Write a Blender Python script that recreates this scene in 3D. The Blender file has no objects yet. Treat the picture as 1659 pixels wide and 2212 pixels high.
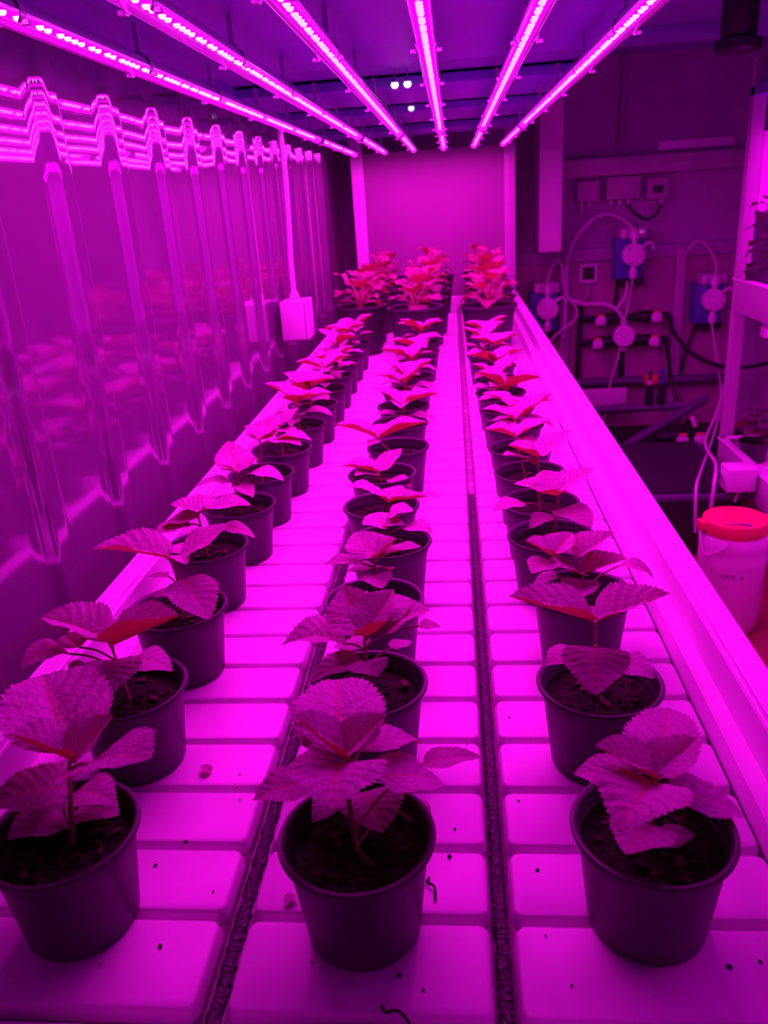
import bpy, bmesh, math, random
from mathutils import Vector, Matrix

C = bpy.context.scene.collection
S = bpy.context.scene
PI = math.pi
ZT = 0.9            # height of the growing tray's pads above the floor

# ------------------------------------------------------------------ camera, light, exposure
cam_d = bpy.data.cameras.new('camera')
cam = bpy.data.objects.new('camera', cam_d); C.objects.link(cam)
right, up, back = (0.995044, 0.077174, -0.062705), (0.030025, 0.36798, 0.929349), (0.094796, -0.926626, 0.363839)
M = Matrix([[right[i], up[i], back[i], (0, 0, 0.58 + ZT)[i]] for i in range(3)] + [[0, 0, 0, 1]])
cam.matrix_world = M
cam_d.sensor_fit = 'VERTICAL'; cam_d.sensor_height = 36; cam_d.lens = 28.237
cam_d.clip_start = 0.02; cam_d.clip_end = 60
cam_d.dof.use_dof = True; cam_d.dof.focus_distance = 0.98; cam_d.dof.aperture_fstop = 9.0
S.camera = cam
w = bpy.data.worlds.new('world'); S.world = w; w.use_nodes = True
w.node_tree.nodes['Background'].inputs[0].default_value = (0.004, 0.0, 0.006, 1)
STRIP = (16.0, 0.0, 13.3)      # glow of the LED strips in the tubes
S.view_settings.view_transform = 'Standard'; S.view_settings.look = 'None'
S.view_settings.exposure = 1.85; S.view_settings.gamma = 1.0; S.view_settings.use_curve_mapping = False
try:
    S.cycles.use_denoising = True; S.cycles.max_bounces = 8; S.cycles.diffuse_bounces = 5
    S.cycles.glossy_bounces = 4; S.cycles.transparent_max_bounces = 8
    S.cycles.sample_clamp_indirect = 4.0; S.cycles.caustics_reflective = False
except Exception:
    pass

# ------------------------------------------------------------------ materials
def _new(name):
    m = bpy.data.materials.new(name); m.use_nodes = True
    return m, m.node_tree.nodes, m.node_tree.links, m.node_tree.nodes['Principled BSDF']
def mat(name, col, rough=0.5, metal=0.0, spec=0.5, noise=0.0, nscale=20.0, bump=0.0, bscale=80.0):
    m, N, L, b = _new(name)
    b.inputs['Base Color'].default_value = (*col, 1); b.inputs['Roughness'].default_value = rough
    b.inputs['Metallic'].default_value = metal; b.inputs['Specular IOR Level'].default_value = spec
    tc = N.new('ShaderNodeTexCoord')
    if noise:
        n = N.new('ShaderNodeTexNoise'); n.inputs['Scale'].default_value = nscale; n.inputs['Detail'].default_value = 5
        r = N.new('ShaderNodeMapRange'); r.inputs[1].default_value = .3; r.inputs[2].default_value = .7
        r.inputs[3].default_value = 1 - noise; r.inputs[4].default_value = 1 + noise * .4
        mx = N.new('ShaderNodeMix'); mx.data_type = 'RGBA'; mx.blend_type = 'MULTIPLY'; mx.inputs[0].default_value = 1
        L.new(tc.outputs['Object'], n.inputs['Vector']); L.new(n.outputs[0], r.inputs[0])
        mx.inputs[6].default_value = (*col, 1); L.new(r.outputs[0], mx.inputs[7]); L.new(mx.outputs[2], b.inputs['Base Color'])
    if bump:
        n2 = N.new('ShaderNodeTexNoise'); n2.inputs['Scale'].default_value = bscale; n2.inputs['Detail'].default_value = 4
        bp = N.new('ShaderNodeBump'); bp.inputs['Strength'].default_value = bump; bp.inputs['Distance'].default_value = .01
        L.new(tc.outputs['Object'], n2.inputs['Vector']); L.new(n2.outputs[0], bp.inputs['Height']); L.new(bp.outputs[0], b.inputs['Normal'])
    return m
def emit(name, col):
    m = bpy.data.materials.new(name); m.use_nodes = True; N = m.node_tree.nodes; N.clear()
    e = N.new('ShaderNodeEmission'); e.inputs[0].default_value = (*[c / max(col) for c in col], 1); e.inputs[1].default_value = max(col)
    o = N.new('ShaderNodeOutputMaterial'); m.node_tree.links.new(e.outputs[0], o.inputs[0])
    return m
def pad_material():
    """white ribbed plastic with fine dark grit and a few faint stains"""
    m, N, L, b = _new('white_tray_plastic')
    b.inputs['Roughness'].default_value = 0.42
    tc = N.new('ShaderNodeTexCoord')
    def noise(scale, detail, lo, hi):
        n = N.new('ShaderNodeTexNoise'); n.inputs['Scale'].default_value = scale; n.inputs['Detail'].default_value = detail
        r = N.new('ShaderNodeMapRange'); r.inputs[1].default_value = lo; r.inputs[2].default_value = hi
        L.new(tc.outputs['Object'], n.inputs['Vector']); L.new(n.outputs[0], r.inputs[0]); return r
    speck = noise(190, 2, .71, .76); zone = noise(9, 2, .5, .62); stain = noise(5, 3, .5, .75)
    mu = N.new('ShaderNodeMath'); mu.operation = 'MULTIPLY'; L.new(speck.outputs[0], mu.inputs[0]); L.new(zone.outputs[0], mu.inputs[1])
    m1 = N.new('ShaderNodeMix'); m1.data_type = 'RGBA'; L.new(stain.outputs[0], m1.inputs[0])
    m1.inputs[6].default_value = (.80, .78, .79, 1); m1.inputs[7].default_value = (.73, .68, .71, 1)
    m2 = N.new('ShaderNodeMix'); m2.data_type = 'RGBA'; L.new(mu.outputs[0], m2.inputs[0]); L.new(m1.outputs[2], m2.inputs[6])
    m2.inputs[7].default_value = (.12, .07, .07, 1); L.new(m2.outputs[2], b.inputs['Base Color'])
    return m
def sheet_material():
    """shiny reflective wall sheet, slightly wavy, finely speckled with dirt low down"""
    m, N, L, b = _new('reflective_sheet')
    tc = N.new('ShaderNodeTexCoord')
    b.inputs['Base Color'].default_value = (.33, .28, .34, 1); b.inputs['Metallic'].default_value = .55
    # the lower part carries a film of dried splashes, the upper part is clean and glossy
    n = N.new('ShaderNodeTexNoise'); n.inputs['Scale'].default_value = 2.2; n.inputs['Detail'].default_value = 6
    sx = N.new('ShaderNodeSeparateXYZ'); L.new(tc.outputs['Object'], sx.inputs[0])
    ad = N.new('ShaderNodeMath'); ad.operation = 'MULTIPLY_ADD'; L.new(n.outputs[0], ad.inputs[0]); ad.inputs[1].default_value = .35; L.new(sx.outputs[2], ad.inputs[2])
    r = N.new('ShaderNodeMapRange'); r.inputs[1].default_value = 1.15; r.inputs[2].default_value = 1.65; r.inputs[3].default_value = .115; r.inputs[4].default_value = .035
    L.new(tc.outputs['Object'], n.inputs['Vector']); L.new(ad.outputs[0], r.inputs[0]); L.new(r.outputs[0], b.inputs['Roughness'])
    n2 = N.new('ShaderNodeTexNoise'); n2.inputs['Scale'].default_value = 3.5; n2.inputs['Detail'].default_value = 1
    bp = N.new('ShaderNodeBump'); bp.inputs['Strength'].default_value = .08; bp.inputs['Distance'].default_value = .02
    L.new(tc.outputs['Object'], n2.inputs['Vector']); L.new(n2.outputs[0], bp.inputs['Height']); L.new(bp.outputs[0], b.inputs['Normal'])
    return m
def leaf_material(name, top, vein, trans, tw, under):
    m = bpy.data.materials.new(name); m.use_nodes = True; N = m.node_tree.nodes; L = m.node_tree.links; N.clear()
    uv = N.new('ShaderNodeUVMap'); sp = N.new('ShaderNodeSeparateXYZ'); L.new(uv.outputs[0], sp.inputs[0])
    def mth(op, a, b=None, c=None):
        n = N.new('ShaderNodeMath'); n.operation = op
        for i, v in enumerate((a, b, c)):
            if v is None: continue
            if isinstance(v, (int, float)): n.inputs[i].default_value = v
            else: L.new(v, n.inputs[i])
        return n.outputs[0]
    a = mth('ABSOLUTE', mth('MULTIPLY_ADD', sp.outputs[0], 2.0, -1.0))
    mid = mth('LESS_THAN', a, .045)
    ph = mth('FRACT', mth('MULTIPLY', mth('SUBTRACT', sp.outputs[1], mth('MULTIPLY', mth('POWER', a, 1.3), .27)), 6.5))
    side = mth('SUBTRACT', 1.0, mth('MULTIPLY', mth('ABSOLUTE', mth('SUBTRACT', ph, .5)), 8.0)); side = mth('MAXIMUM', side, 0.0)
    sv = mth('MULTIPLY', side, .75); vm = mth('MULTIPLY', mid, .8)
    ns = N.new('ShaderNodeTexNoise'); ns.inputs['Scale'].default_value = 14; ns.inputs['Detail'].default_value = 5
    L.new(uv.outputs[0], ns.inputs['Vector'])
    tcol = N.new('ShaderNodeMix'); tcol.data_type = 'RGBA'; L.new(ns.outputs[0], tcol.inputs[0])
    tcol.inputs[6].default_value = (*[c * .8 for c in top], 1); tcol.inputs[7].default_value = (*[min(1, c * 1.2) for c in top], 1)
    dv = N.new('ShaderNodeMix'); dv.data_type = 'RGBA'; L.new(sv, dv.inputs[0]); L.new(tcol.outputs[2], dv.inputs[6]); dv.inputs[7].default_value = (*[c * .45 for c in top], 1)
    vc = N.new('ShaderNodeMix'); vc.data_type = 'RGBA'; L.new(vm, vc.inputs[0]); L.new(dv.outputs[2], vc.inputs[6]); vc.inputs[7].default_value = (*vein, 1)
    gm = N.new('ShaderNodeNewGeometry'); uc = N.new('ShaderNodeMix'); uc.data_type = 'RGBA'; L.new(gm.outputs['Backfacing'], uc.inputs[0])
    L.new(vc.outputs[2], uc.inputs[6]); uc.inputs[7].default_value = (*under, 1)     # red-purple lower leaf surface
    p = N.new('ShaderNodeBsdfPrincipled'); L.new(uc.outputs[2], p.inputs['Base Color']); p.inputs['Roughness'].default_value = .5
    p.inputs['Specular IOR Level'].default_value = .35
    t = N.new('ShaderNodeBsdfTranslucent'); t.inputs[0].default_value = (*trans, 1)
    v2 = N.new('ShaderNodeTexVoronoi'); v2.inputs['Scale'].default_value = 26; L.new(uv.outputs[0], v2.inputs['Vector'])
    bp = N.new('ShaderNodeBump'); bp.inputs['Strength'].default_value = .35; bp.inputs['Distance'].default_value = .004
    L.new(v2.outputs[0], bp.inputs['Height']); L.new(bp.outputs[0], p.inputs['Normal'])
    mx = N.new('ShaderNodeMixShader'); mx.inputs[0].default_value = tw; L.new(p.outputs[0], mx.inputs[1]); L.new(t.outputs[0], mx.inputs[2])
    o = N.new('ShaderNodeOutputMaterial'); L.new(mx.outputs[0], o.inputs[0])
    return m
def cover_material():
    m = bpy.data.materials.new('clear_tube_cover'); m.use_nodes = True; N = m.node_tree.nodes; L = m.node_tree.links; N.clear()
    t = N.new('ShaderNodeBsdfTransparent'); t.inputs[0].default_value = (.97, .95, .98, 1)
    g = N.new('ShaderNodeBsdfGlossy'); g.inputs['Roughness'].default_value = .12
    lw = N.new('ShaderNodeLayerWeight'); lw.inputs[0].default_value = .25
    mx = N.new('ShaderNodeMixShader'); L.new(lw.outputs[1], mx.inputs[0]); L.new(t.outputs[0], mx.inputs[1]); L.new(g.outputs[0], mx.inputs[2])
    o = N.new('ShaderNodeOutputMaterial'); L.new(mx.outputs[0], o.inputs[0])
    return m
def grit_material():
    m, N, L, b = _new('wet_dark_grit')
    tc = N.new('ShaderNodeTexCoord'); n = N.new('ShaderNodeTexNoise'); n.inputs['Scale'].default_value = 260; n.inputs['Detail'].default_value = 3
    L.new(tc.outputs['Object'], n.inputs['Vector'])
    cr = N.new('ShaderNodeValToRGB'); L.new(n.outputs[0], cr.inputs[0])
    cr.color_ramp.elements[0].position = .52; cr.color_ramp.elements[0].color = (.012, .01, .014, 1)
    cr.color_ramp.elements[1].position = .82; cr.color_ramp.elements[1].color = (.12, .09, .15, 1)
    L.new(cr.outputs[0], b.inputs['Base Color']); b.inputs['Roughness'].default_value = .1; b.inputs['Specular IOR Level'].default_value = .55
    bp = N.new('ShaderNodeBump'); bp.inputs['Strength'].default_value = 1.0; bp.inputs['Distance'].default_value = .004
    L.new(n.outputs[0], bp.inputs['Height']); L.new(bp.outputs[0], b.inputs['Normal'])
    return m

PAD = pad_material(); SHEET = sheet_material(); COVER = cover_material(); GRIT = grit_material()
LEAF = leaf_material('perilla_leaf', (.56, .27, .5), (.62, .14, .2), (.62, .09, .08), .24, (.2, .03, .035))
LEAF2 = leaf_material('young_lettuce_leaf', (.38, .14, .22), (.5, .15, .15), (.6, .12, .1), .25, (.36, .07, .09))
HERB = leaf_material('dark_herb_leaf', (.09, .1, .08), (.16, .1, .1), (.2, .1, .05), .2, (.08, .05, .05))
STEM = mat('reddish_stem', (.4, .13, .16), .5)
POT = mat('black_pot_plastic', (.05, .043, .055), .42, spec=.45, noise=.15, nscale=30)
SOIL = mat('peat_soil', (.022, .012, .011), .95, noise=.5, nscale=120, bump=.8, bscale=200)
FIBRE = mat('coir_fibre', (.13, .05, .035), .8)
WHITE = mat('white_plastic', (.84, .8, .84), .4)
OFFWHITE = mat('off_white_painted_metal', (.86, .78, .86), .5, noise=.08, nscale=6)
PANEL = mat('white_board', (.36, .27, .33), .6, noise=.06, nscale=3)
STEELP = mat('painted_steel', (.54, .44, .54), .45, noise=.1, nscale=8)
DECK = mat('deck_steel', (.25, .18, .66), .45, noise=.12, nscale=5)
DARKDECK = mat('deck_void', (.24, .17, .55), .6)
ALU = mat('lamp_aluminium', (.6, .52, .72), .35, metal=.5)
WALLM = mat('back_wall_paint', (.47, .33, .53), .5, noise=.12, nscale=4)
WALLD = mat('lower_wall_paint', (.46, .3, .38), .6, noise=.15, nscale=5)
WALLL = mat('side_wall_paint', (.78, .6, .76), .45, noise=.12, nscale=5)
DARKSHEET = mat('black_sheet', (.02, .017, .024), .7)
CEIL = mat('ceiling_paint', (.36, .28, .7), .6)
FLOORM = mat('red_floor', (.42, .1, .1), .5, noise=.2, nscale=7)
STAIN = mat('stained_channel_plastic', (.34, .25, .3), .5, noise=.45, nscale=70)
BLACK = mat('black_plastic', (.025, .022, .03), .4)
DPURP = mat('grey_pvc_pipe', (.13, .11, .18), .4)
BLUE = mat('blue_pump_body', (.09, .08, .42), .4)
CLEAR = mat('milky_hose', (.78, .58, .78), .35)
HEADM = mat('white_pump_head', (.92, .82, .92), .4)
DRUMW = mat('drum_polyethylene', (.9, .86, .9), .45)
REDP = mat('red_lid_plastic', (.82, .1, .14), .45)
ORANGE = mat('orange_union', (.75, .15, .1), .45)
INK = mat('marker_ink', (.16, .1, .3), .6)
STRIPM = emit('led_strip_glow', STRIP); STRIPT = emit('shelf_led_strip_glow', (15.0, 0.0, 12.8)); STRIPR = emit('dim_led_strip_glow', (5.0, 0.0, 4.4)); CHIP = emit('led_core', (1.3, .42, 1.3)); SPARK = emit('white_glint', (.4, .36, .42))
DIMW = emit('dim_indicator', (.08, .05, .1)); REDDOT = emit('red_digit', (.25, .01, .08)); BLUDOT = emit('blue_digit', (.06, .01, .25))

# ------------------------------------------------------------------ helpers
def obj(name, bm, m, parent=None, smooth=True, angle=35, recalc=True):
    me = bpy.data.meshes.new(name)
    if recalc: bmesh.ops.recalc_face_normals(bm, faces=bm.faces)
    bm.to_mesh(me); bm.free()
    for x in (m if isinstance(m, (list, tuple)) else [m]): me.materials.append(x)
    o = bpy.data.objects.new(name, me); C.objects.link(o)
    if smooth:
        me.polygons.foreach_set('use_smooth', [True] * len(me.polygons))
        try: me.set_sharp_from_angle(angle=math.radians(angle))
        except Exception: pass
    if parent: o.parent = parent
    return o
def tag(o, label, cat, group=None, kind=None):
    o['label'] = label; o['category'] = cat
    if group: o['group'] = group
    if kind: o['kind'] = kind
    return o
def thing(name, label, cat, loc=(0, 0, 0), rz=0, group=None):
    o = bpy.data.objects.new(name, None); C.objects.link(o); o.empty_display_size = .05
    o.location = loc; o.rotation_euler = (0, 0, rz)
    return tag(o, label, cat, group)
def struct(name, bm, m, label=None, cat=None, smooth=True):
    o = obj(name, bm, m, smooth=smooth); o['kind'] = 'structure'
    o['label'] = label or name.replace('_', ' '); o['category'] = cat or name.split('_')[0]
    return o
def nb(): return bmesh.new()
def box(bm, x0, x1, y0, y1, z0, z1, bev=0.0, mi=0):
    r = bmesh.ops.create_cube(bm, size=1.0)
    vs = r['verts']
    for v in vs: v.co = Vector(((x0 + x1) / 2 + v.co.x * (x1 - x0), (y0 + y1) / 2 + v.co.y * (y1 - y0), (z0 + z1) / 2 + v.co.z * (z1 - z0)))
    fs = {f for v in vs for f in v.link_faces}
    for f in fs: f.material_index = mi
    if bev:
        es = list({e for v in vs for e in v.link_edges})
        r2 = bmesh.ops.bevel(bm, geom=es, offset=bev, segments=2, affect='EDGES', profile=.5)
        for f in r2['faces']: f.material_index = mi
    return bm
def tube(bm, pts, r, seg=8, mi=0, cap=True):
    pts = [Vector(p) for p in pts]; n = len(pts)
    rs = r if isinstance(r, (list, tuple)) else [r] * n
    ring0 = None; t0 = None; nrm = None
    rings = []
    for i, p in enumerate(pts):
        t = (pts[min(i + 1, n - 1)] - pts[max(i - 1, 0)]).normalized()
        if nrm is None:
            nrm = t.orthogonal().normalized()
        else:
            nrm = (nrm - t * nrm.dot(t)); nrm = nrm.normalized() if nrm.length > 1e-6 else t.orthogonal().normalized()
        b = t.cross(nrm)
        rings.append([bm.verts.new(p + (nrm * math.cos(a) + b * math.sin(a)) * rs[i]) for a in [2 * PI * k / seg for k in range(seg)]])
    for a, b in zip(rings, rings[1:]):
        for k in range(seg):
            f = bm.faces.new((a[k], a[(k + 1) % seg], b[(k + 1) % seg], b[k])); f.material_index = mi
    if cap:
        f = bm.faces.new(list(reversed(rings[0]))); f.material_index = mi
        f = bm.faces.new(rings[-1]); f.material_index = mi
    return bm
def smooth_path(pts, sub=6):
    P = [Vector(p) for p in pts]; out = []
    for i in range(len(P) - 1):
        p0, p1, p2, p3 = P[max(i - 1, 0)], P[i], P[i + 1], P[min(i + 2, len(P) - 1)]
        for k in range(sub):
            t = k / sub
            out.append(.5 * ((2 * p1) + (p2 - p0) * t + (2 * p0 - 5 * p1 + 4 * p2 - p3) * t * t + (3 * p1 - p0 - 3 * p2 + p3) * t ** 3))
    return out + [P[-1]]
def lathe(bm, prof, seg=32, org=(0, 0, 0), axis='z', mi=0):
    rings = []
    for r, z in prof:
        row = []
        for k in range(seg):
            a = 2 * PI * k / seg; c, s = r * math.cos(a), r * math.sin(a)
            p = (c, s, z) if axis == 'z' else ((c, z, s) if axis == 'y' else (z, c, s))
            row.append(bm.verts.new(Vector(p) + Vector(org)))
        rings.append(row)
    for a, b in zip(rings, rings[1:]):
        for k in range(seg):
            f = bm.faces.new((a[k], a[(k + 1) % seg], b[(k + 1) % seg], b[k])); f.material_index = mi
    for row in (rings[0], rings[-1]):
        if max((v.co - row[0].co).length for v in row) > 1e-4 :
            try: f = bm.faces.new(row); f.material_index = mi
            except Exception: pass
    return bm
def sweep_y(bm, prof, y0, y1, closed=False):
    a = [bm.verts.new((x, y0, z)) for x, z in prof]; b = [bm.verts.new((x, y1, z)) for x, z in prof]
    n = len(prof)
    for i in range(n if closed else n - 1):
        j = (i + 1) % n; bm.faces.new((a[i], a[j], b[j], b[i]))
    if closed: bm.faces.new(a); bm.faces.new(list(reversed(b)))
    return bm

# ------------------------------------------------------------------ room shell
XL, XR, YB, YF, ZC = -0.68, 1.86, 5.2, -1.7, 2.14
struct('floor', box(nb(), XL - .1, XR + .1, YF - .1, YB + .1, -.06, 0), FLOORM, 'reddish floor of the narrow growing room', smooth=False)
struct('ceiling', box(nb(), XL - .1, XR + .1, YF - .1, YB + .1, ZC, ZC + .06), CEIL, 'dark ceiling above the racks', smooth=False)
struct('wall_back', box(nb(), XL - .1, XR + .1, YB, YB + .06, 0, ZC), WALLM, 'purple-lit end wall carrying the pumps', smooth=False)
struct('wall_right', box(nb(), XR, XR + .06, YF, YB, 0, ZC), WALLM, 'wall behind the right rack', smooth=False)
struct('wall_front', box(nb(), XL, XR, YF - .06, YF, 0, ZC), WALLM, 'wall behind the viewer', smooth=False)
bm = nb()   # left wall: flat structural wall with the profiled reflective sheet in front of it
struct('wall_left', box(bm, XL - .06, XL, YF, YB, 0, ZC), WALLL, 'dark wall behind the reflective sheet', smooth=False)
bm = nb(); prof = []
y = -1.19
ribs = []
k = 0
while y < 4.42:
    ribs.append(y); y += .2555
def rib(y):
    d = min((abs(y - r) for r in ribs), default=1)
    t = max(0.0, min(1.0, (.046 - d) / .026)); return .0145 * t * t * (3 - 2 * t)
zs = [0.0, .5, .9, 1.1, 1.4, 1.65, 1.8, ZC]
rows = []
rnd = random.Random(3)
fine = []; y = -1.5
while y < 4.45:
    fine.append((y, rib(y))); d = min(abs(y - r) for r in ribs); y += .0055 if d < .058 else .03
NZ = 26
for i in range(NZ + 1):
    z = ZC * i / NZ
    rows.append([bm.verts.new((-.632 + p + .0012 * math.sin(3.1 * z + y * 2.3) + .0005 * math.sin(7.7 * y + 2.1 * math.sin(z * 4)), y, z)) for y, p in fine])
for a, b in zip(rows, rows[1:]):
    for q in range(len(fine) - 1): bm.faces.new((a[q], a[q + 1], b[q + 1], b[q]))
sh = obj('wall_cladding', bm, SHEET, angle=80)
tag(sh, 'shiny ribbed reflective sheet covering the left wall', 'wall cladding', kind='structure')
# rails and trunking on the end wall
def P(x, z, y=5.12): return Vector((x, y, z + ZT))
o = struct('trim_1', box(nb(), .345, 1.68, 5.165, 5.2, ZT + .142, ZT + .215, .004), WALLM, 'dado rail along the end wall', 'trim')
bm = nb(); box(bm, .345, 1.75, 5.185, 5.2, 0, ZT + .142)
struct('trim_2', bm, WALLD, 'darker lower panel of the end wall', 'trim', smooth=False)
o = obj('wall_column', box(nb(), .488, .615, 4.85, 5.2, ZT + .232, ZC - .02, .006), OFFWHITE)
tag(o, 'pale square upright channel on the end wall left of the pumps', 'wall channel')
t = thing('cable_trunking', 'wide pale horizontal cable trunking high on the end wall', 'cable trunking', (1.155, 5.15, ZT + .665))
obj('trunk_body', box(nb(), -.507, .505, -.045, .05, -.05, .05, .004), STEELP, t)
obj('trunk_lid', box(nb(), -.509, .507, -.056, -.045, -.046, .046, .003), STEELP, t)
o = obj('conduit', tube(nb(), [(.985, 5.17, ZC - .01), (.985, 5.17, ZT + .74)], .011), WALLM); tag(o, 'thin vertical conduit running down the upper end wall to the trunking', 'conduit')
bm = nb(); box(bm, 1.20, 1.62, 5.19, 5.198, ZT + .735, ZT + .78)
for q in range(9): box(bm, 1.21 + q * .045, 1.235 + q * .045, 5.185, 5.192, ZT + .738 + .004 * (q % 3), ZT + .77 + .006 * (q % 2))
tag(obj('reflection_strip', bm, mat('pale_reflection', (.95, .85, .95), .35, metal=.2), smooth=False), 'pale strip painted as a shiny reflection on the wall just above the trunking', 'reflection strip')  # bright reflection on the wall, put into a pale strip's colour

# ------------------------------------------------------------------ growing tray
tray = thing('growing_tray', 'long white ribbed flood tray holding three rows of potted plants', 'growing tray', (-.098, 2.5, ZT))
ox, oy = .098, -2.5
Y0, Y1 = .36, 4.56
bm = nb()
sec = [(-.500, -.002), (-.476, -.002), (-.469, -.016), (-.463, -.021), (-.457, -.014),
       (-.220, -.014), (-.2165, -.021), (-.199, -.021), (-.1945, -.014), (.0145, -.014), (.018, -.021), (.030, -.021), (.0345, -.014),
       (.266, -.014), (.268, -.021), (.275, -.021), (.284, -.002), (.305, -.002)]
sweep_y(bm, [(x + ox, z) for x, z in sec], Y0 + oy, Y1 + oy)
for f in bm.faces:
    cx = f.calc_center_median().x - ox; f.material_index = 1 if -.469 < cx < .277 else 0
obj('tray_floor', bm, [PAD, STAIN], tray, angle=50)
def pad(bm, x0, x1, y0, y1, rc=.009):
    rings = []
    for ins, z in ((-.002, -.014), (0, -.003), (.0012, -.0008), (.003, 0)):
        ring = []
        r = max(rc - ins, .002)
        for cx, cy, a0 in ((x1 - ins - r, y1 - ins - r, 0), (x0 + ins + r, y1 - ins - r, 90), (x0 + ins + r, y0 + ins + r, 180), (x1 - ins - r, y0 + ins + r, 270)):
            for q in range(4):
                a = math.radians(a0 + 30 * q); ring.append(bm.verts.new((cx + r * math.cos(a), cy + r * math.sin(a), z)))
        rings.append(ring)
    for a, b in zip(rings, rings[1:]):
        for q in range(16): bm.faces.new((a[q], a[(q + 1) % 16], b[(q + 1) % 16], b[q]))
    bm.faces.new(rings[-1])
bm = nb(); PITCH = .0812
grooves = [.515 + PITCH * n for n in range(0, 50)]
edges = [(.422, .515)] + list(zip(grooves, grooves[1:])) + [(grooves[-1], Y1 - .01)]
for a, b in edges:
    for x0, x1 in ((-.456, -.2195), (-.1935, .0135), (.0355, .2665)):
        pad(bm, x0 + ox, x1 + ox, a + .0042 + oy, b - .0042 + oy)
obj('raised_pads', bm, PAD, tray, angle=50)
for s, xi, xo in ((1, .305, .344), (-1, -.500, -.540)):
    bm = nb()
    pr = [(xi, -.002), (xi, .047), (xi + s * .0015, .0495), (xi + s * .004, .0465), (xi + s * .0055, .0465), (xi + s * .007, .054), (xi + s * .009, .0555),
          (xo - s * .003, .0555), (xo, .052), (xo, -.055), (xo - s * .006, -.055), (xo - s * .006, .04), (xi + s * .012, .04), (xi + s * .012, -.006), (xi, -.006)]
    sweep_y(bm, [(x + ox, z) for x, z in pr], Y0 - .05 + oy, Y1 + .05 + oy, True)
    obj('side_rim', bm, WHITE, tray, angle=25)
for ya, yb in ((Y0 - .04, Y0), (Y1, Y1 + .04)):
    obj('end_rim', box(nb(), -.502 + ox, .307 + ox, ya + oy, yb + oy, -.055, .05, .004), WHITE, tray)
bm = nb(); box(bm, -.48 + ox, .29 + ox, Y0 + oy, Y1 + oy, -.036, -.025)
obj('tray_underside', bm, WHITE, tray, smooth=False)
# front ledge
obj('front_ledge', box(nb(), -.5 + ox, .305 + ox, Y0 - .005 + oy, .414 + oy, -.021, 0, .003), WHITE, tray)
# wet grit in the drain channels
def grit(x0, x1, ya, yb, label, seed):
    bm = nb(); r = random.Random(seed); n = int((yb - ya) / .006); rows = []
    for i in range(n + 1):
        y = ya + (yb - ya) * i / n
        e = min(1, (n - i) / 14)
        rows.append([bm.verts.new((x0 + (x1 - x0) * q / 5 + (r.uniform(-.0012, .0012) if q in (0, 5) else 0), y, ZT - .0208 + (0 if q in (0, 5) else e * (.0035 + r.uniform(0, .002))))) for q in range(6)])
    for a, b in zip(rows, rows[1:]):
        for q in range(5): bm.faces.new((a[q], a[q + 1], b[q + 1], b[q]))
    tag(obj('wet_grit', bm, GRIT, angle=80), label, 'wet grit', kind='stuff')
grit(-.2145, -.2005, .365, 1.75, 'dark glittering wet grit in the drain channel left of the middle row', 1)
grit(.0175, .0315, .365, 1.62, 'dark glittering wet grit in the drain channel right of the middle row', 2)
grit(.2665, .2765, .365, 2.2, 'dark glittering wet grit along the foot of the right rim', 3)

# ------------------------------------------------------------------ rack carrying tray, lamps and deck
rack = thing('grow_rack', 'tall steel rack holding the white tray below and the LED tubes above', 'rack', (-.09, 2.5, 0))
rx, ry = .09, -2.5
for x0, x1, y0, y1, m, l in ((.282, .340, 4.615, 4.66, STEELP, None), (-.526, -.462, 4.615, 4.66, OFFWHITE, None), (.352, .392, .24, .28, STEELP, None), (-.600, -.555, .24, .28, STEELP, None)):
    obj('upright_post', box(nb(), x0 + rx, x1 + rx, y0 + ry, y1 + ry, 0, ZT + .93, .004), m, rack)
for yy in (.4, 1.6, 2.9, 4.2):
    obj('bearer', box(nb(), -.53 + rx, .335 + rx, yy + ry, yy + .04 + ry, ZT - .10, ZT - .058, .003), STEELP, rack)
for xx in (-.53, .30):
    obj('side_beam', box(nb(), xx + rx, xx + .035 + rx, .28 + ry, 4.615 + ry, ZT - .15, ZT - .10, .003), STEELP, rack)
bp = obj('back_board', box(nb(), -.462 + rx, .282 + rx, 4.63 + ry, 4.645 + ry, ZT - .02, ZT + .80, .002), PANEL, rack); bp['label'] = 'plain white board closing the far end of the rack'
for a, b in ((.1, 2.08), (2.48, 2.92), (3.22, 3.68), (4.07, 4.44)):
    obj('deck_plank', box(nb(), -.60 + rx, .36 + rx, a + ry, b + ry, ZT + .861, ZT + .886, .004), DECK, rack)
obj('upper_tray', box(nb(), -.60 + rx, .36 + rx, .1 + ry, 4.66 + ry, ZT + .893, ZT + .95), DARKDECK, rack, smooth=False)
for xx in (-.605, .352):
    obj('deck_side', box(nb(), xx + rx, xx + .012 + rx, .1 + ry, 4.66 + ry, ZT + .861, ZT + .985, .002), DECK, rack)

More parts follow.
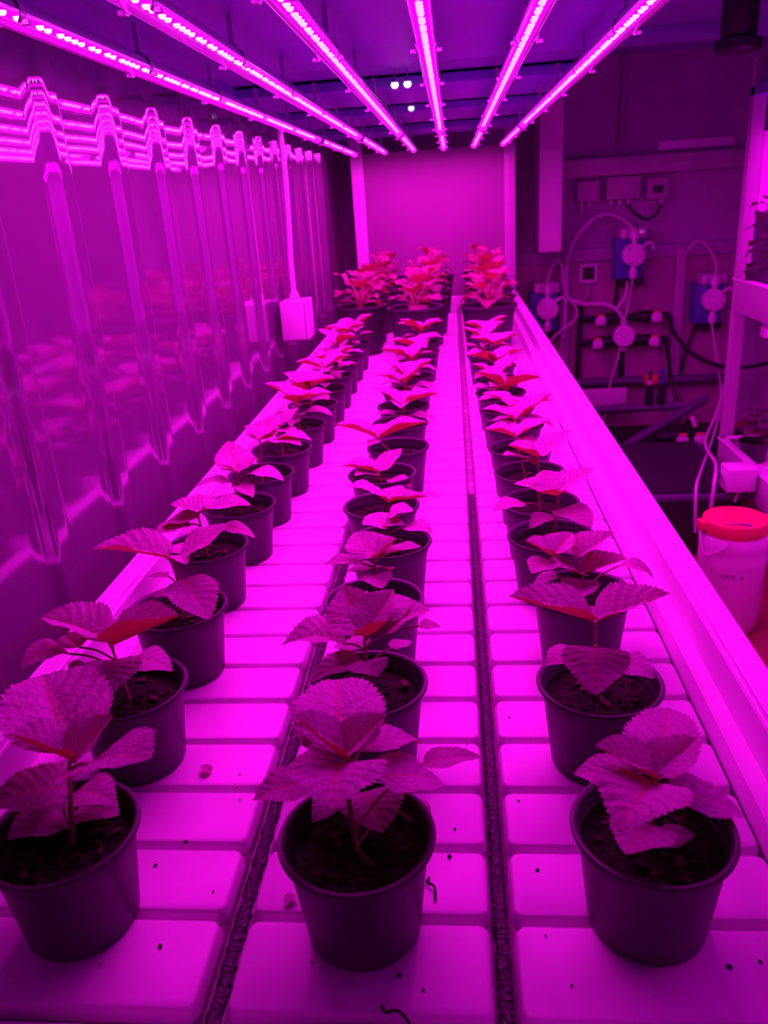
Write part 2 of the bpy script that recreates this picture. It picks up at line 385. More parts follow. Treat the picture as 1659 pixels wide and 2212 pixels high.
# ------------------------------------------------------------------ LED tubes
bm = nb(); lathe(bm, [(.0053, 0), (.0047, -.0024), (.0030, -.0043), (.0003, -.0050)], 8); chip_me = obj('led', bm, CHIP); CHIPMESH = chip_me.data; bpy.data.objects.remove(chip_me)
LX = [-.490, -.337, -.186, -.032, .123, .270]
def arc(bm, r, a0, a1, y0, y1, zc, n=14, mi=0):
    a = []; b = []
    for q in range(n + 1):
        t = math.radians(a0 + (a1 - a0) * q / n); a.append(bm.verts.new((r * math.cos(t), y0, zc + r * math.sin(t)))); b.append(bm.verts.new((r * math.cos(t), y1, zc + r * math.sin(t))))
    for q in range(n): bm.faces.new((a[q], a[q + 1], b[q + 1], b[q])).material_index = mi
def led_tube(x, ya, yb, z, label, group, chips=True, drop=.861, strip=None):
    Lh = (yb - ya) / 2; R = .0165
    t = thing('led_tube', label, 'LED lamp', (x, ya + Lh, z), 0, group)
    bm = nb(); arc(bm, R, 0, 180, -Lh, Lh, .0, 12); arc(bm, R * .86, 8, 172, -Lh, Lh, .0, 10)
    box(bm, -R * .93, R * .93, -Lh, Lh, .0005, .0022)
    obj('housing', bm, ALU, t)
    bm = nb(); arc(bm, R, 180, 360, -Lh, Lh, 0, 12); obj('clear_cover', bm, COVER, t)
    for s in (-1, 1):
        bm = nb(); lathe(bm, [(.004, s * (Lh + .012)), (R + .001, s * (Lh + .011)), (R + .001, s * (Lh - .012)), (R, s * (Lh - .013))], 20, axis='y'); obj('end_cap', bm, ALU, t)
    bm = nb(); n = 16; hw = .0115
    for q in range(n):
        y0 = -Lh + .02 + (2 * Lh - .04) * q / n; y1 = -Lh + .02 + (2 * Lh - .04) * (q + 1) / n
        bm.faces.new([bm.verts.new(p) for p in ((-hw, y0, -.0002), (hw, y0, -.0002), (hw, y1, -.0002), (-hw, y1, -.0002))])
    obj('led_strip', bm, strip or STRIPM, t, smooth=False)
    # LEDs in the clustered spacing the strip shows
    ys = []; y = -Lh + .045; pat = [.021, .021, .021, .034, .021, .034, .021, .034]; i = 0
    while y < Lh - .04 and len(ys) < 98:
        ys.append(y); y += pat[i % len(pat)]; i += 1
    if chips:
        for yy in ys:
            c = bpy.data.objects.new('led', CHIPMESH); C.objects.link(c); c.parent = t; c.location = (0, yy, -.0006)
    k = 0; yy = -Lh + .12
    while yy < Lh - .05:
        bm = nb(); arc(bm, R + .0015, -40, 220, yy - .008, yy + .008, 0, 14); arc(bm, R + .003, -40, 220, yy - .008, yy + .008, 0, 14)
        box(bm, -R - .008, -R + .001, yy - .005, yy + .005, -.014, -.009); box(bm, R - .001, R + .008, yy - .005, yy + .005, -.014, -.009)
        box(bm, -.004, .004, yy - .005, yy + .005, R, drop + ZT - z)
        obj('clip', bm, ALU, t); yy += .42
    return t
names = ['leftmost', 'second from left', 'third from left', 'third from right', 'second from right', 'rightmost']
for nm, x in zip(names, LX):
    led_tube(x, .89, 3.27, ZT + .800, 'glowing magenta LED tube over the tray, %s of the six nearer tubes' % nm, 'LED tubes over the front of the tray')
    led_tube(x + .002, 3.33, 4.52, ZT + .800, 'glowing magenta LED tube over the tray, %s of the six farther tubes' % nm, 'LED tubes over the back of the tray')
# small white glints in the gaps of the deck, added as glowing beads
bm = nb(); lathe(bm, [(.0005, .006), (.008, .004), (.011, -.003), (.007, -.010), (.0005, -.012)], 12); o = obj('glint_bead', bm, SPARK); SPM = o.data; bpy.data.objects.remove(o)
bm = nb(); tube(bm, [(0, 0, .005), (0, 0, .034)], .0018, 6); lathe(bm, [(.0005, .012), (.011, .011), (.0115, .0035), (.008, .003), (.0005, .0065)], 12); o = obj('hanger', bm, DARKDECK); HGM = o.data; bpy.data.objects.remove(o)
for x, y, z, l in ((-.140, 2.40, .859, 'small white glint added in the nearer deck gap, left one of a pair'), (-.106, 2.40, .859, 'small white glint added in the nearer deck gap, right one of a pair'), (-.128, 3.10, .864, 'small white glint added alone in the farther deck gap')):
    t = thing('deck_glint', l, 'glint', (x, y, ZT + z))
    for nm, me in (('glint_bead', SPM), ('hanger', HGM)):
        o = bpy.data.objects.new(nm, me); C.objects.link(o); o.parent = t
LEAVES={'M1':[[-0.0064, 0.005, 0.1686],
  [-0.0071,0.01,0.1673,-0.0271,0.125,0.1638,0.074,10,0.14],
  [-0.0062,0.005,0.1703,-0.0382,-0.005,0.2172,0.044,28,0],
  [-0.0057,0.01,0.1664,0.0298,0.02,0.1991,0.04,28,0],
  [-0.0048,-0.01,0.177,-0.0024,-0.075,0.1879,0.07,8,0.1],
  [0.0194,0.01,0.1463,0.0714,0.035,0.1198,0.052,8,0.12],
  [0.0029,0.03,0.1556,0.0525,0.09,0.118,0.04,12,0.12],
  [0.0543,0.055,0.1236,0.1042,0.065,0.1225,0.026,10,0.12],
  [-0.0339,0.01,0.1416,-0.0789,-0.01,0.1409,0.042,8,0.12],
  [-0.0225,0.03,0.1429,-0.0617,0.05,0.1277,0.046,8,0.08],
  [0.0029,0.048,0.0996,0.021,0.002,0.0968,0.056,5,0.1],
  [-0.016,0.05,0.0953,-0.0376,0.01,0.0995,0.032,8,0.08],
  [0.0334,0.06,0.0765,0.0589,0.03,0.0768,0.028,8,0.1]],
'R1':[[-0.0007, 0.004, 0.1425],
  [0.0016,0.009,0.1401,0.0388,0.114,0.1294,0.058,10,0.12],
  [-0.0018,0.004,0.1434,-0.0484,-0.001,0.1774,0.042,28,0],
  [0.0032,0.009,0.1383,0.0405,0.039,0.154,0.038,32,0],
  [-0.005,-0.011,0.1506,-0.043,-0.071,0.1582,0.066,12,0.08],
  [-0.0123,0.019,0.1309,-0.0595,0.029,0.1253,0.042,10,0.1],
  [0.018,0.019,0.1137,0.0818,0.029,0.0817,0.05,10,0.1],
  [-0.0023,-0.001,0.1009,-0.0328,-0.051,0.1182,0.048,5,0.05],
  [0.0076,-0.001,0.0858,0.0326,-0.001,0.0904,0.024,8,0.05],
  [-0.0047,0.004,0.0986,-0.0369,-0.011,0.1052,0.025,8,0.05]],
'L1':[[0.0167, 0.008, 0.1625],
  [0.0155,0.013,0.1679,-0.0611,0.123,0.1725,0.09,12,0.1],
  [0.0172,0.008,0.1648,-0.0146,-0.012,0.2049,0.046,38,0],
  [0.0238,0.003,0.1665,0.0524,0.028,0.1936,0.044,36,0],
  [0.0371,0.003,0.1641,0.1162,-0.052,0.2126,0.074,10,0.05],
  [0.0046,0.018,0.1277,-0.0527,-0.012,0.1317,0.06,10,0.1],
  [-0.0111,0.028,0.0859,-0.043,-0.012,0.0975,0.05,8,0.1],
  [-0.0029,0.038,0.1055,0.0425,0.018,0.1105,0.042,8,0.08],
  [-0.01,0.038,0.0821,0.0432,0.018,0.0969,0.046,8,0.08],
  [-0.0007,0.028,0.1242,-0.0628,0.078,0.0917,0.045,8,0.05],
  [-0.023,0.048,0.0837,-0.0482,0.038,0.0871,0.045,8,0.08]],
'L2':[[-0.0124, 0.008, 0.1368],
  [-0.0117,0.008,0.1461,0.0773,-0.012,0.1908,0.052,38,0.02],
  [-0.0205,0.013,0.1514,-0.0991,0.028,0.1699,0.058,34,0.06],
  [-0.0154,0.013,0.1455,-0.0417,0.073,0.1413,0.055,20,0],
  [-0.0659,0.013,0.1322,-0.1005,-0.027,0.1368,0.05,15,0.18],
  [-0.0524,0.013,0.1402,-0.0761,0.028,0.1471,0.038,30,0],
  [-0.0075,-0.007,0.1361,0.0039,-0.062,0.1227,0.066,8,0.1],
  [0.0064,0.008,0.1248,0.0529,0.003,0.1143,0.045,8,0.14],
  [-0.0397,0.003,0.1215,-0.0544,-0.017,0.1216,0.04,8,0.1]],
'L3':[[0.0072, 0.0, 0.1573],
  [0.0038,0.0,0.1665,-0.0949,-0.01,0.1881,0.058,36,0.04],
  [0.0192,0.0,0.1713,0.0786,0.025,0.2027,0.064,16,0.02],
  [0.0125,0.0,0.1715,0.0363,-0.04,0.1768,0.025,15,0.05],
  [0.0153,-0.01,0.1422,0.0596,-0.055,0.1073,0.064,8,0.08],
  [-0.0104,0.01,0.1383,-0.0425,0.02,0.1328,0.018,10,0.05],
  [-0.0046,0.01,0.1124,-0.0382,0.01,0.1077,0.03,10,0.12],
  [0.0128,0.005,0.1718,0.006,0.04,0.1722,0.03,20,0]],
'L4':[[-0.0039, -0.005, 0.1507],
  [0.0019,-0.005,0.1558,-0.0478,0.0,0.1668,0.05,34,0.02],
  [0.0075,-0.01,0.1599,0.085,-0.025,0.1706,0.058,14,0.05],
  [-0.0029,0.0,0.1578,-0.0217,0.06,0.1617,0.05,10,0],
  [-0.005,-0.01,0.1482,-0.066,-0.01,0.1334,0.05,10,0.12],
  [-0.0159,-0.01,0.138,-0.0722,-0.04,0.1282,0.048,10,0.1],
  [0.0282,-0.02,0.1347,0.0868,-0.03,0.1199,0.036,8,0.14]],
'L5':[[0.0082, -0.005, 0.1553],
  [0.0068,0.0,0.1604,-0.0189,0.05,0.1995,0.064,8,-0.05],
  [0.0095,-0.005,0.1586,0.0423,0.01,0.1775,0.042,25,0],
  [0.0076,-0.015,0.1621,-0.0189,-0.025,0.1829,0.04,25,0.05],
  [-0.0122,-0.005,0.1426,-0.0729,-0.015,0.1331,0.042,10,0.14],
  [0.0032,-0.005,0.1353,0.0426,-0.055,0.1297,0.035,8,0.08],
  [0.0258,0.005,0.153,0.0887,-0.015,0.1425,0.046,10,0.16]],
'L6':[[0.0056, 0.0, 0.16],
  [0.0043,0.0,0.1647,0.0182,0.045,0.1958,0.066,14,-0.06],
  [0.0036,-0.005,0.1643,-0.0214,-0.005,0.1945,0.05,30,0],
  [0.039,0.005,0.1618,0.1088,-0.015,0.1622,0.04,12,0.16],
  [0.0278,-0.005,0.1634,0.0926,-0.035,0.1598,0.046,8,0.12],
  [0.0056,-0.005,0.1661,0.0392,0.015,0.1819,0.045,30,0]],
'L7':[[0.0014, 0.0, 0.1441],
  [0.0017,0.0,0.1461,0.0422,0.02,0.1792,0.058,20,0],
  [-0.0001,0.0,0.1482,-0.0303,0.04,0.159,0.05,25,0],
  [0.0005,-0.01,0.1439,-0.0384,-0.02,0.1483,0.045,12,0.1],
  [0.006,-0.01,0.1406,0.0426,-0.04,0.1357,0.04,10,0.12]],
'M2':[[0.0004, 0.0, 0.1484],
  [0.0017,-0.005,0.1585,-0.0221,0.035,0.1969,0.066,24,-0.05],
  [0.0032,-0.005,0.1596,0.0318,0.03,0.1938,0.05,30,-0.02],
  [0.0129,0.01,0.1646,0.0489,0.045,0.1745,0.052,12,0.12],
  [0.0256,0.005,0.1589,0.0702,0.005,0.181,0.058,16,0.08],
  [-0.0179,0.0,0.1459,-0.0835,-0.015,0.1543,0.058,22,0.14],
  [0.058,0.01,0.1599,0.0807,0.01,0.1573,0.02,8,0.1],
  [-0.0017,-0.005,0.1262,0.0168,-0.04,0.1305,0.042,6,0.05],
  [-0.0044,0.005,0.1228,-0.0586,-0.02,0.1104,0.038,12,0.12],
  [-0.0041,0.01,0.134,-0.0341,0.04,0.1211,0.04,10,0.1],
  [0.0261,0.02,0.1275,0.0475,0.04,0.1239,0.02,10,0.05],
  [0.0085,-0.01,0.1597,0.0286,-0.03,0.1895,0.04,30,0.02]],
'M3':[[0.0057, -0.005, 0.1527],
  [0.0061,-0.005,0.1591,-0.0208,0.03,0.1812,0.062,18,-0.02],
  [0.0073,-0.005,0.1597,0.0344,-0.005,0.1844,0.046,36,0],
  [0.0163,0.0,0.1598,0.0658,-0.02,0.1788,0.032,16,0.06],
  [-0.0127,0.0,0.1502,-0.0577,-0.015,0.1546,0.032,14,0.12],
  [-0.0014,0.0,0.1421,-0.0343,0.01,0.1329,0.032,10,0.1],
  [0.0022,-0.005,0.1366,0.0177,-0.05,0.1382,0.04,6,0.06],
  [0.0076,-0.0,0.1438,0.0203,0.03,0.1245,0.03,10,0.05]],
'M4':[[-0.0055, -0.005, 0.1171],
  [-0.0061,-0.01,0.1244,-0.0357,-0.025,0.1346,0.055,10,0.1],
  [-0.0048,-0.01,0.1229,0.0239,-0.02,0.1321,0.04,25,0.05],
  [0.0255,0.0,0.1178,0.0668,-0.02,0.116,0.045,10,0.16],
  [0.0013,0.01,0.1333,0.0401,0.01,0.1403,0.05,12,0.1],
  [-0.007,0.0,0.1225,-0.0288,0.03,0.13,0.045,15,0.05]],
'M5':[[0.0097, -0.007, 0.1004],
  [0.0102,-0.007,0.1071,-0.0528,-0.027,0.1413,0.064,14,0.08],
  [0.0139,-0.007,0.1053,0.0812,-0.012,0.1148,0.032,32,0.02],
  [0.0646,-0.002,0.1117,0.1014,-0.002,0.1038,0.028,8,0.2],
  [0.012,-0.002,0.1051,0.0362,0.028,0.1217,0.045,20,0]],
'M6':[[-0.009, -0.005, 0.092],
  [-0.0084,-0.005,0.1012,-0.0758,-0.01,0.1173,0.05,32,0.03],
  [-0.0044,0.0,0.1012,0.0378,0.03,0.1359,0.055,22,-0.03],
  [-0.0109,-0.01,0.0957,-0.0456,-0.05,0.1107,0.04,8,0.08],
  [0.0148,-0.01,0.0883,0.0559,-0.04,0.082,0.042,8,0.1]],
'M7':[[-0.0406, 0.0, 0.1132],
  [-0.0451,0.0,0.1184,-0.128,-0.005,0.151,0.05,32,0.06],
  [-0.0374,0.0,0.1171,0.0633,0.01,0.1438,0.05,32,0.04],
  [-0.0415,0.005,0.1198,-0.0405,0.05,0.1342,0.05,12,0],
  [-0.0416,-0.01,0.1142,-0.0582,-0.04,0.1111,0.03,10,0.08]],
'R2':[[-0.0066, 0.002, 0.159],
  [-0.0101,0.002,0.1687,-0.0936,-0.013,0.2058,0.056,32,-0.02],
  [-0.0046,0.002,0.1686,0.0641,-0.003,0.2001,0.056,32,0],
  [-0.0082,-0.003,0.1688,-0.008,0.022,0.1748,0.034,30,-0.05],
  [-0.0082,-0.013,0.1464,-0.0174,-0.073,0.1293,0.062,8,0.08],
  [-0.0156,0.012,0.1191,-0.059,-0.018,0.1275,0.04,8,0.14],
  [0.0202,0.012,0.1141,0.0539,-0.008,0.1052,0.042,8,0.12]],
'R3':[[-0.0, -0.005, 0.1219],
  [-0.0377,0.0,0.1494,-0.0703,-0.005,0.1728,0.045,34,0.02],
  [-0.0354,0.0,0.1506,-0.0095,0.025,0.1695,0.042,32,0],
  [-0.0073,0.0,0.1454,0.0415,0.015,0.1722,0.046,36,0.02],
  [-0.0087,0.01,0.144,-0.0033,0.05,0.1488,0.045,15,0],
  [-0.0032,-0.01,0.1276,-0.0478,-0.03,0.151,0.052,18,0.04],
  [0.0002,-0.01,0.1275,0.0513,-0.015,0.1501,0.05,34,0.02],
  [-0.0399,-0.01,0.1464,-0.0665,-0.04,0.1438,0.042,10,0.08],
  [-0.0024,-0.01,0.1199,-0.0143,-0.065,0.1205,0.046,10,0.06],
  [0.0533,0.035,0.1163,0.094,0.02,0.1039,0.03,20,0.2],
  [-0.031,-0.01,0.1244,-0.0625,-0.01,0.1109,0.03,12,0.12]],
'R4':[[0.0085, -0.005, 0.1584],
  [0.005,-0.005,0.1693,0.064,0.015,0.1958,0.056,18,0.02],
  [0.0017,-0.005,0.1694,-0.0075,0.035,0.1881,0.05,14,0],
  [-0.0015,-0.005,0.1652,-0.0544,0.0,0.1803,0.052,18,0.05],
  [0.0072,-0.015,0.1657,-0.0275,-0.065,0.191,0.034,24,0.02],
  [0.0121,-0.015,0.1441,0.0479,-0.065,0.1348,0.056,8,0.1],
  [-0.0406,0.005,0.1483,-0.0864,-0.015,0.1429,0.042,10,0.12],
  [-0.0023,-0.015,0.1359,-0.0347,-0.035,0.1233,0.036,8,0.1]],
'R5':[[-0.0043, -0.005, 0.1741],
  [-0.0043,-0.005,0.178,0.0533,0.015,0.2139,0.062,18,0],
  [-0.0058,-0.005,0.1772,-0.0518,-0.01,0.1992,0.055,30,0.02],
  [-0.0131,-0.005,0.1665,-0.0627,-0.045,0.1937,0.042,10,0.12],
  [-0.0016,0.0,0.1802,0.0131,0.035,0.1925,0.04,20,0]],
'R6':[[-0.0249, 0.0, 0.163],
  [-0.0233,0.0,0.1655,0.0394,0.005,0.1908,0.05,26,0.06],
  [-0.0266,0.0,0.1639,-0.0812,-0.005,0.1814,0.05,30,0.06],
  [-0.0246,0.005,0.1659,-0.0229,0.05,0.175,0.045,12,0],
  [-0.0224,-0.01,0.1615,0.0101,-0.03,0.1576,0.04,10,0.1]],
'R7':[[-0.0117, 0.0, 0.152],
  [-0.0089,0.0,0.1566,0.0661,0.03,0.1984,0.05,36,0],
  [-0.0135,0.0,0.1559,-0.0769,-0.005,0.1806,0.055,18,0.1],
  [-0.0113,0.005,0.1573,0.0171,0.04,0.1783,0.05,16,0],
  [-0.0124,-0.01,0.1529,-0.038,-0.03,0.152,0.035,10,0.08]]}

# ------------------------------------------------------------------ potted plants
def leaf_mesh(fold, arch, seed, round_=False):
    bm = nb(); uvl = bm.loops.layers.uv.new('UVMap'); rnd = random.Random(seed)
    NT, SUB, NC = (17, 3, 6); n = NT * SUB
    p1, p2, p3 = rnd.uniform(0, 6.28), rnd.uniform(0, 6.28), rnd.uniform(0, 6.28)
    tf = math.tan(math.radians(fold)); rows = []
    for i in range(n + 1):
        s = i / n
        if round_: f = math.sin(PI * min(1, s ** .72)) ** (.5 + .2 * s)
        else: f = math.sin(PI * s ** .62) ** (.48 + .42 * s)
        tooth = (.0, .75, 1.0)[i % SUB]
        row = []
        for j in range(-NC, NC + 1):
            t = j / NC; a = abs(t)
            wv = .5 * f * t
            if a > .8: wv *= 1 + (((.10) if not round_ else .05) * tooth) * (1 if a == 1 else .35)
            y = s + (.02 * tooth * (a ** 6) if 0 < i < n - 2 else 0)
            x = wv
            z = abs(wv) * tf * (1.0 if not round_ else .8) * (1 - .25 * a)
            z += arch * 4 * s * (1 - s) 
            q = s - .24 * a
            z += .013 * math.cos(2 * PI * 7 * q + PI) * (a * (1.15 - a) * 3) * min(1, f * 1.5)
            z += .006 * math.sin(23 * x + 31 * s + p1) * math.sin(37 * s + 19 * t + p2)
            z += (.03 if not round_ else .085) * math.sin(2 * PI * 1.6 * s + p3 + (1.5 if t > 0 else 0)) * a * a * f
            z -= .02 * max(0, .06 - abs(t)) * 10 * min(1, f * 2)
            row.append((bm.verts.new((x, y, z)), t * .5 + .5, s))
        rows.append(row)
    for a, b in zip(rows, rows[1:]):
        for q in range(2 * NC):
            c = [a[q], a[q + 1], b[q + 1], b[q]]
            f = bm.faces.new([v[0] for v in c])
            for lp, v in zip(f.loops, c): lp[uvl].uv = (v[1], v[2])
    bmesh.ops.remove_doubles(bm, verts=bm.verts, dist=1e-5)
    return bm
LCACHE = {}
def leaf(parent, b, t, wid, fold, arch, m=None, roll=0.0, rd=False, rnd=random):
    m = m or LEAF
    key = (int(round(fold / 8.0)), int(round(arch / .05)), rnd.randrange(3), rd, m.name)
    if key not in LCACHE:
        o = obj('leaf', leaf_mesh(key[0] * 8.0, key[1] * .05, hash(key[:3]) % 1000, rd), m, angle=60, recalc=False); LCACHE[key] = o.data; bpy.data.objects.remove(o)
    b, t = Vector(b), Vector(t); d = t - b; Ln = d.length; Y = d.normalized()
    Z = Vector((0, 0, 1)) - Y * Y.z
    if Z.length < .05: Z = Vector((0, -1, 0)) - Y * -Y.y
    Z.normalize(); X = Y.cross(Z)
    if roll:
        Z, X = Z * math.cos(roll) + X * math.sin(roll), X * math.cos(roll) - Z * math.sin(roll)
    o = bpy.data.objects.new('leaf', LCACHE[key]); C.objects.link(o); o.parent = parent
    zs = (wid + Ln) / 2
    o.matrix_basis = Matrix(((X.x * wid, Y.x * Ln, Z.x * zs, b.x), (X.y * wid, Y.y * Ln, Z.y * zs, b.y), (X.z * wid, Y.z * Ln, Z.z * zs, b.z), (0, 0, 0, 1)))
    return o
def stem_mesh(root, top, bases, z0, r=.0024, m=None):
    bm = nb(); top = Vector(top); base = Vector((top.x * .25, top.y * .25, z0))
    path = [base.lerp(top, k / 6) + Vector((0, 0, 0)) for k in range(7)]
    tube(bm, path, [r * (1.15 - .5 * k / 6) for k in range(7)], 7)
    for b in bases:
        b = Vector(b); h = max(z0 + .004, min(top.z, b.z - .004 - .25 * (b.xy - top.xy).length)); k = (h - z0) / max(1e-4, top.z - z0); s = base.lerp(top, max(0, min(1, k)))
        mid = (s + b) / 2 + Vector((0, 0, .1 * (b - s).length))
        if (b - s).length > .003: tube(bm, smooth_path([s, mid, b], 4), r * .55, 5)
    return obj('stem', bm, m or STEM, root)
RP, HP = .065, .099
def pot_bm(R, H, seg=40):
    k = R / .065; bm = nb(); q = lambda r, z: (r * k, z * H / .099)
    prof = [(.0005, .001 * H / .099), q(.044, .001), q(.0475, .0), q(.0485, .003), q(.0575, .080), q(.0592, .083), q(.0595, .0925), q(.0628, .0930), q(.0648, .0945), q(.0652, .0965), q(.0642, .0986), q(.0622, .0990),
            q(.0602, .0982), q(.0588, .096), q(.0580, .091), q(.0586, .0903), q(.0578, .0895), q(.0570, .0835), q(.0577, .0828), q(.0568, .082), q(.0545, .060), (.0005, .058 * H / .099)]
    lathe(bm, prof, seg); return bm
o = obj('pot', pot_bm(.065, .099), POT, angle=40); POTME = o.data; bpy.data.objects.remove(o)
o = obj('pot', pot_bm(.107, .19), POT, angle=40); BIGME = o.data; bpy.data.objects.remove(o)
def soil_bm(R, z, seed, n_fib=26, n_chip=7):
    r = random.Random(seed); bm = nb(); rows = []
    ctr = bm.verts.new((0, 0, z + r.uniform(-.001, .003)))
    for i in range(1, 13):
        rr = R * i / 12
        rows.append([bm.verts.new((rr * math.cos(a) , rr * math.sin(a), z + (r.uniform(-.0032, .0034) if i < 12 else -.001))) for a in [2 * PI * (k + .5 * (i % 2)) / 36 for k in range(36)]])
    for k in range(36): bm.faces.new((ctr, rows[0][k], rows[0][(k + 1) % 36]))
    for a, b in zip(rows, rows[1:]):
        for k in range(36): bm.faces.new((a[k], b[k], b[(k + 1) % 36], a[(k + 1) % 36]))
    for _ in range(n_fib):
        a, rr = r.uniform(0, 6.28), R * .92 * math.sqrt(r.random()); d = r.uniform(0, 6.28); l = r.uniform(.006, .018)
        p = Vector((rr * math.cos(a), rr * math.sin(a), z + .003)); v = Vector((math.cos(d), math.sin(d), 0)); w_ = Vector((-v.y, v.x, 0)) * r.uniform(-.006, .006)
        pts = [p - v * l * .5, p + w_ + Vector((0, 0, r.uniform(.001, .006))), p + v * l * .5]
        if all(q.xy.length < R * .97 for q in pts): tube(bm, smooth_path(pts, 3), .00038, 4, mi=1)
    for _ in range(n_chip):
        a, rr = r.uniform(0, 6.28), R * .8 * math.sqrt(r.random()); g = nb(); s = r.uniform(.0022, .0055)
        vs = bmesh.ops.create_icosphere(bm, subdivisions=1, radius=1)['verts']
        rot = Matrix.Rotation(r.uniform(0, 3), 3, 'Z'); g.free()
        for v in vs: v.co = rot @ Vector((v.co.x * s * 1.7 * r.uniform(.8, 1.2), v.co.y * s * r.uniform(.7, 1.1), v.co.z * s * .5)) + Vector((rr * math.cos(a), rr * math.sin(a), z + .003))
        for v in vs:
            for f in v.link_faces: f.material_index = 2
    return bm
CHIPM = mat('bark_chip', (.095, .034, .028), .8, noise=.4, nscale=90)
SOILS = []
for sd in range(4):
    o = obj('soil', soil_bm(.0555, .0775, sd), [SOIL, FIBRE, CHIPM], angle=20); SOILS.append(o.data); bpy.data.objects.remove(o)
o = obj('soil', soil_bm(.091, .168, 9, 30, 8), [SOIL, FIBRE, CHIPM], angle=20); BIGSOIL = o.data; bpy.data.objects.remove(o)
def child(name, me, parent):
    o = bpy.data.objects.new(name, me); C.objects.link(o); o.parent = parent; return o
def seedling(key, row, x, y, label, rnd):
    root = thing('potted_perilla', label, 'potted plant', (x, y, ZT), 0, 'potted seedlings in the %s row' % row)
    p = child('pot', POTME, root); p.rotation_euler.z = rnd.uniform(0, 6)
    s = child('soil', SOILS[rnd.randrange(4)], root); s.rotation_euler.z = rnd.uniform(0, 6)
    if key in LEAVES:
        top, *lv = LEAVES[key]
        for l in lv: leaf(root, l[0:3], l[3:6], l[6], l[7], l[8], rnd=rnd)
        stem_mesh(root, top, [l[0:3] for l in lv], .079)
    else:
        h = rnd.uniform(.135, .162); tx, ty = rnd.uniform(-.012, .012), rnd.uniform(-.012, .012); top = (tx, ty, h); lv = []
        az = rnd.choice([0.15, -.2, .35, 1.3, -.4, .1]) + rnd.uniform(-.25, .25)
        for lev, (n, z, el, L, W) in enumerate(((2, h, .42, .078, .056), (2, h - .004, .25, .068, .056), (2, h - .026, -.12, .058, .046), (2, h - .040, -.15, .036, .03))):
            for q in range(n):
                a = az + PI * q + (PI / 2 if lev % 2 else 0) + rnd.uniform(-.3, .3); e = el + rnd.uniform(-.22, .2); s_ = rnd.uniform(.82, 1.15)
                bl = .006 if lev < 2 else .02
                b = Vector((tx + bl * math.cos(a), ty + bl * math.sin(a), z + .004)); d = Vector((math.cos(a) * math.cos(e), math.sin(a) * math.cos(e), math.sin(e)))
                lv.append((b, b + d * L * s_, W * s_, (28 if lev < 2 else 10) + rnd.uniform(-8, 10), (.03 if lev < 2 else .12)))
        for b, t, W, fo, ar in lv: leaf(root, b, t, W, fo, ar, rnd=rnd)
        stem_mesh(root, top, [l[0] for l in lv], .079)
    return root
LEFT = [(-.345, .512), (-.37, .727), (-.373, .91), (-.392, 1.11), (-.385, 1.285), (-.383, 1.455), (-.375, 1.62), (-.372, 1.81), (-.37, 2.005), (-.366, 2.18), (-.368, 2.36), (-.37, 2.55), (-.37, 2.74), (-.37, 2.92)]
MID = [(-.0925, .51), (-.105, .73), (-.115, .92), (-.109, 1.11), (-.133, 1.262), (-.145, 1.43), (-.125, 1.6), (-.132, 1.785), (-.134, 1.95), (-.135, 2.11), (-.13, 2.3), (-.125, 2.49), (-.118, 2.68), (-.115, 2.86)]
RIGHT = [(.146, .521), (.139, .728), (.15, .93), (.133, 1.115), (.131, 1.255), (.128, 1.41), (.124, 1.56), (.123, 1.735), (.117, 1.885), (.112, 2.05), (.11, 2.21), (.112, 2.39), (.10, 2.56), (.10, 2.76)]
ORD = ['first', 'second', 'third', 'fourth', 'fifth', 'sixth', 'seventh', 'eighth', 'ninth', 'tenth', 'eleventh', 'twelfth', 'thirteenth', 'fourteenth']
SPEC = {'L1': 'nearest pot of the left row, big scalloped leaf leaning over its far side', 'L2': 'second pot of the left row, two jagged folded leaves spread like wings',
        'L3': 'third pot of the left row, long red-edged leaf stretching towards the shiny wall', 'M1': 'nearest pot of the middle row, large round upright leaf above a drooping pointed one',
        'M2': 'second pot of the middle row, cupped frilly leaf and a dark leaf reaching left', 'R1': 'nearest pot of the right row, heart-shaped leaf bending forward over the soil',
        'R2': 'second pot of the right row, two long folded leaves forming a wide V', 'R3': 'third pot of the right row, bushy with two stems of red-backed leaves'}
for pre, row, lst in (('L', 'left', LEFT), ('M', 'middle', MID), ('R', 'right', RIGHT)):
    for i, (x, y) in enumerate(lst):
        k = '%s%d' % (pre, i + 1)
        lab = SPEC.get(k) or 'serrated seedling in a small black pot, %s from the front in the %s row' % (ORD[i], row)
        seedling(k, row, x, y, lab, random.Random(i * 7 + ord(pre)))
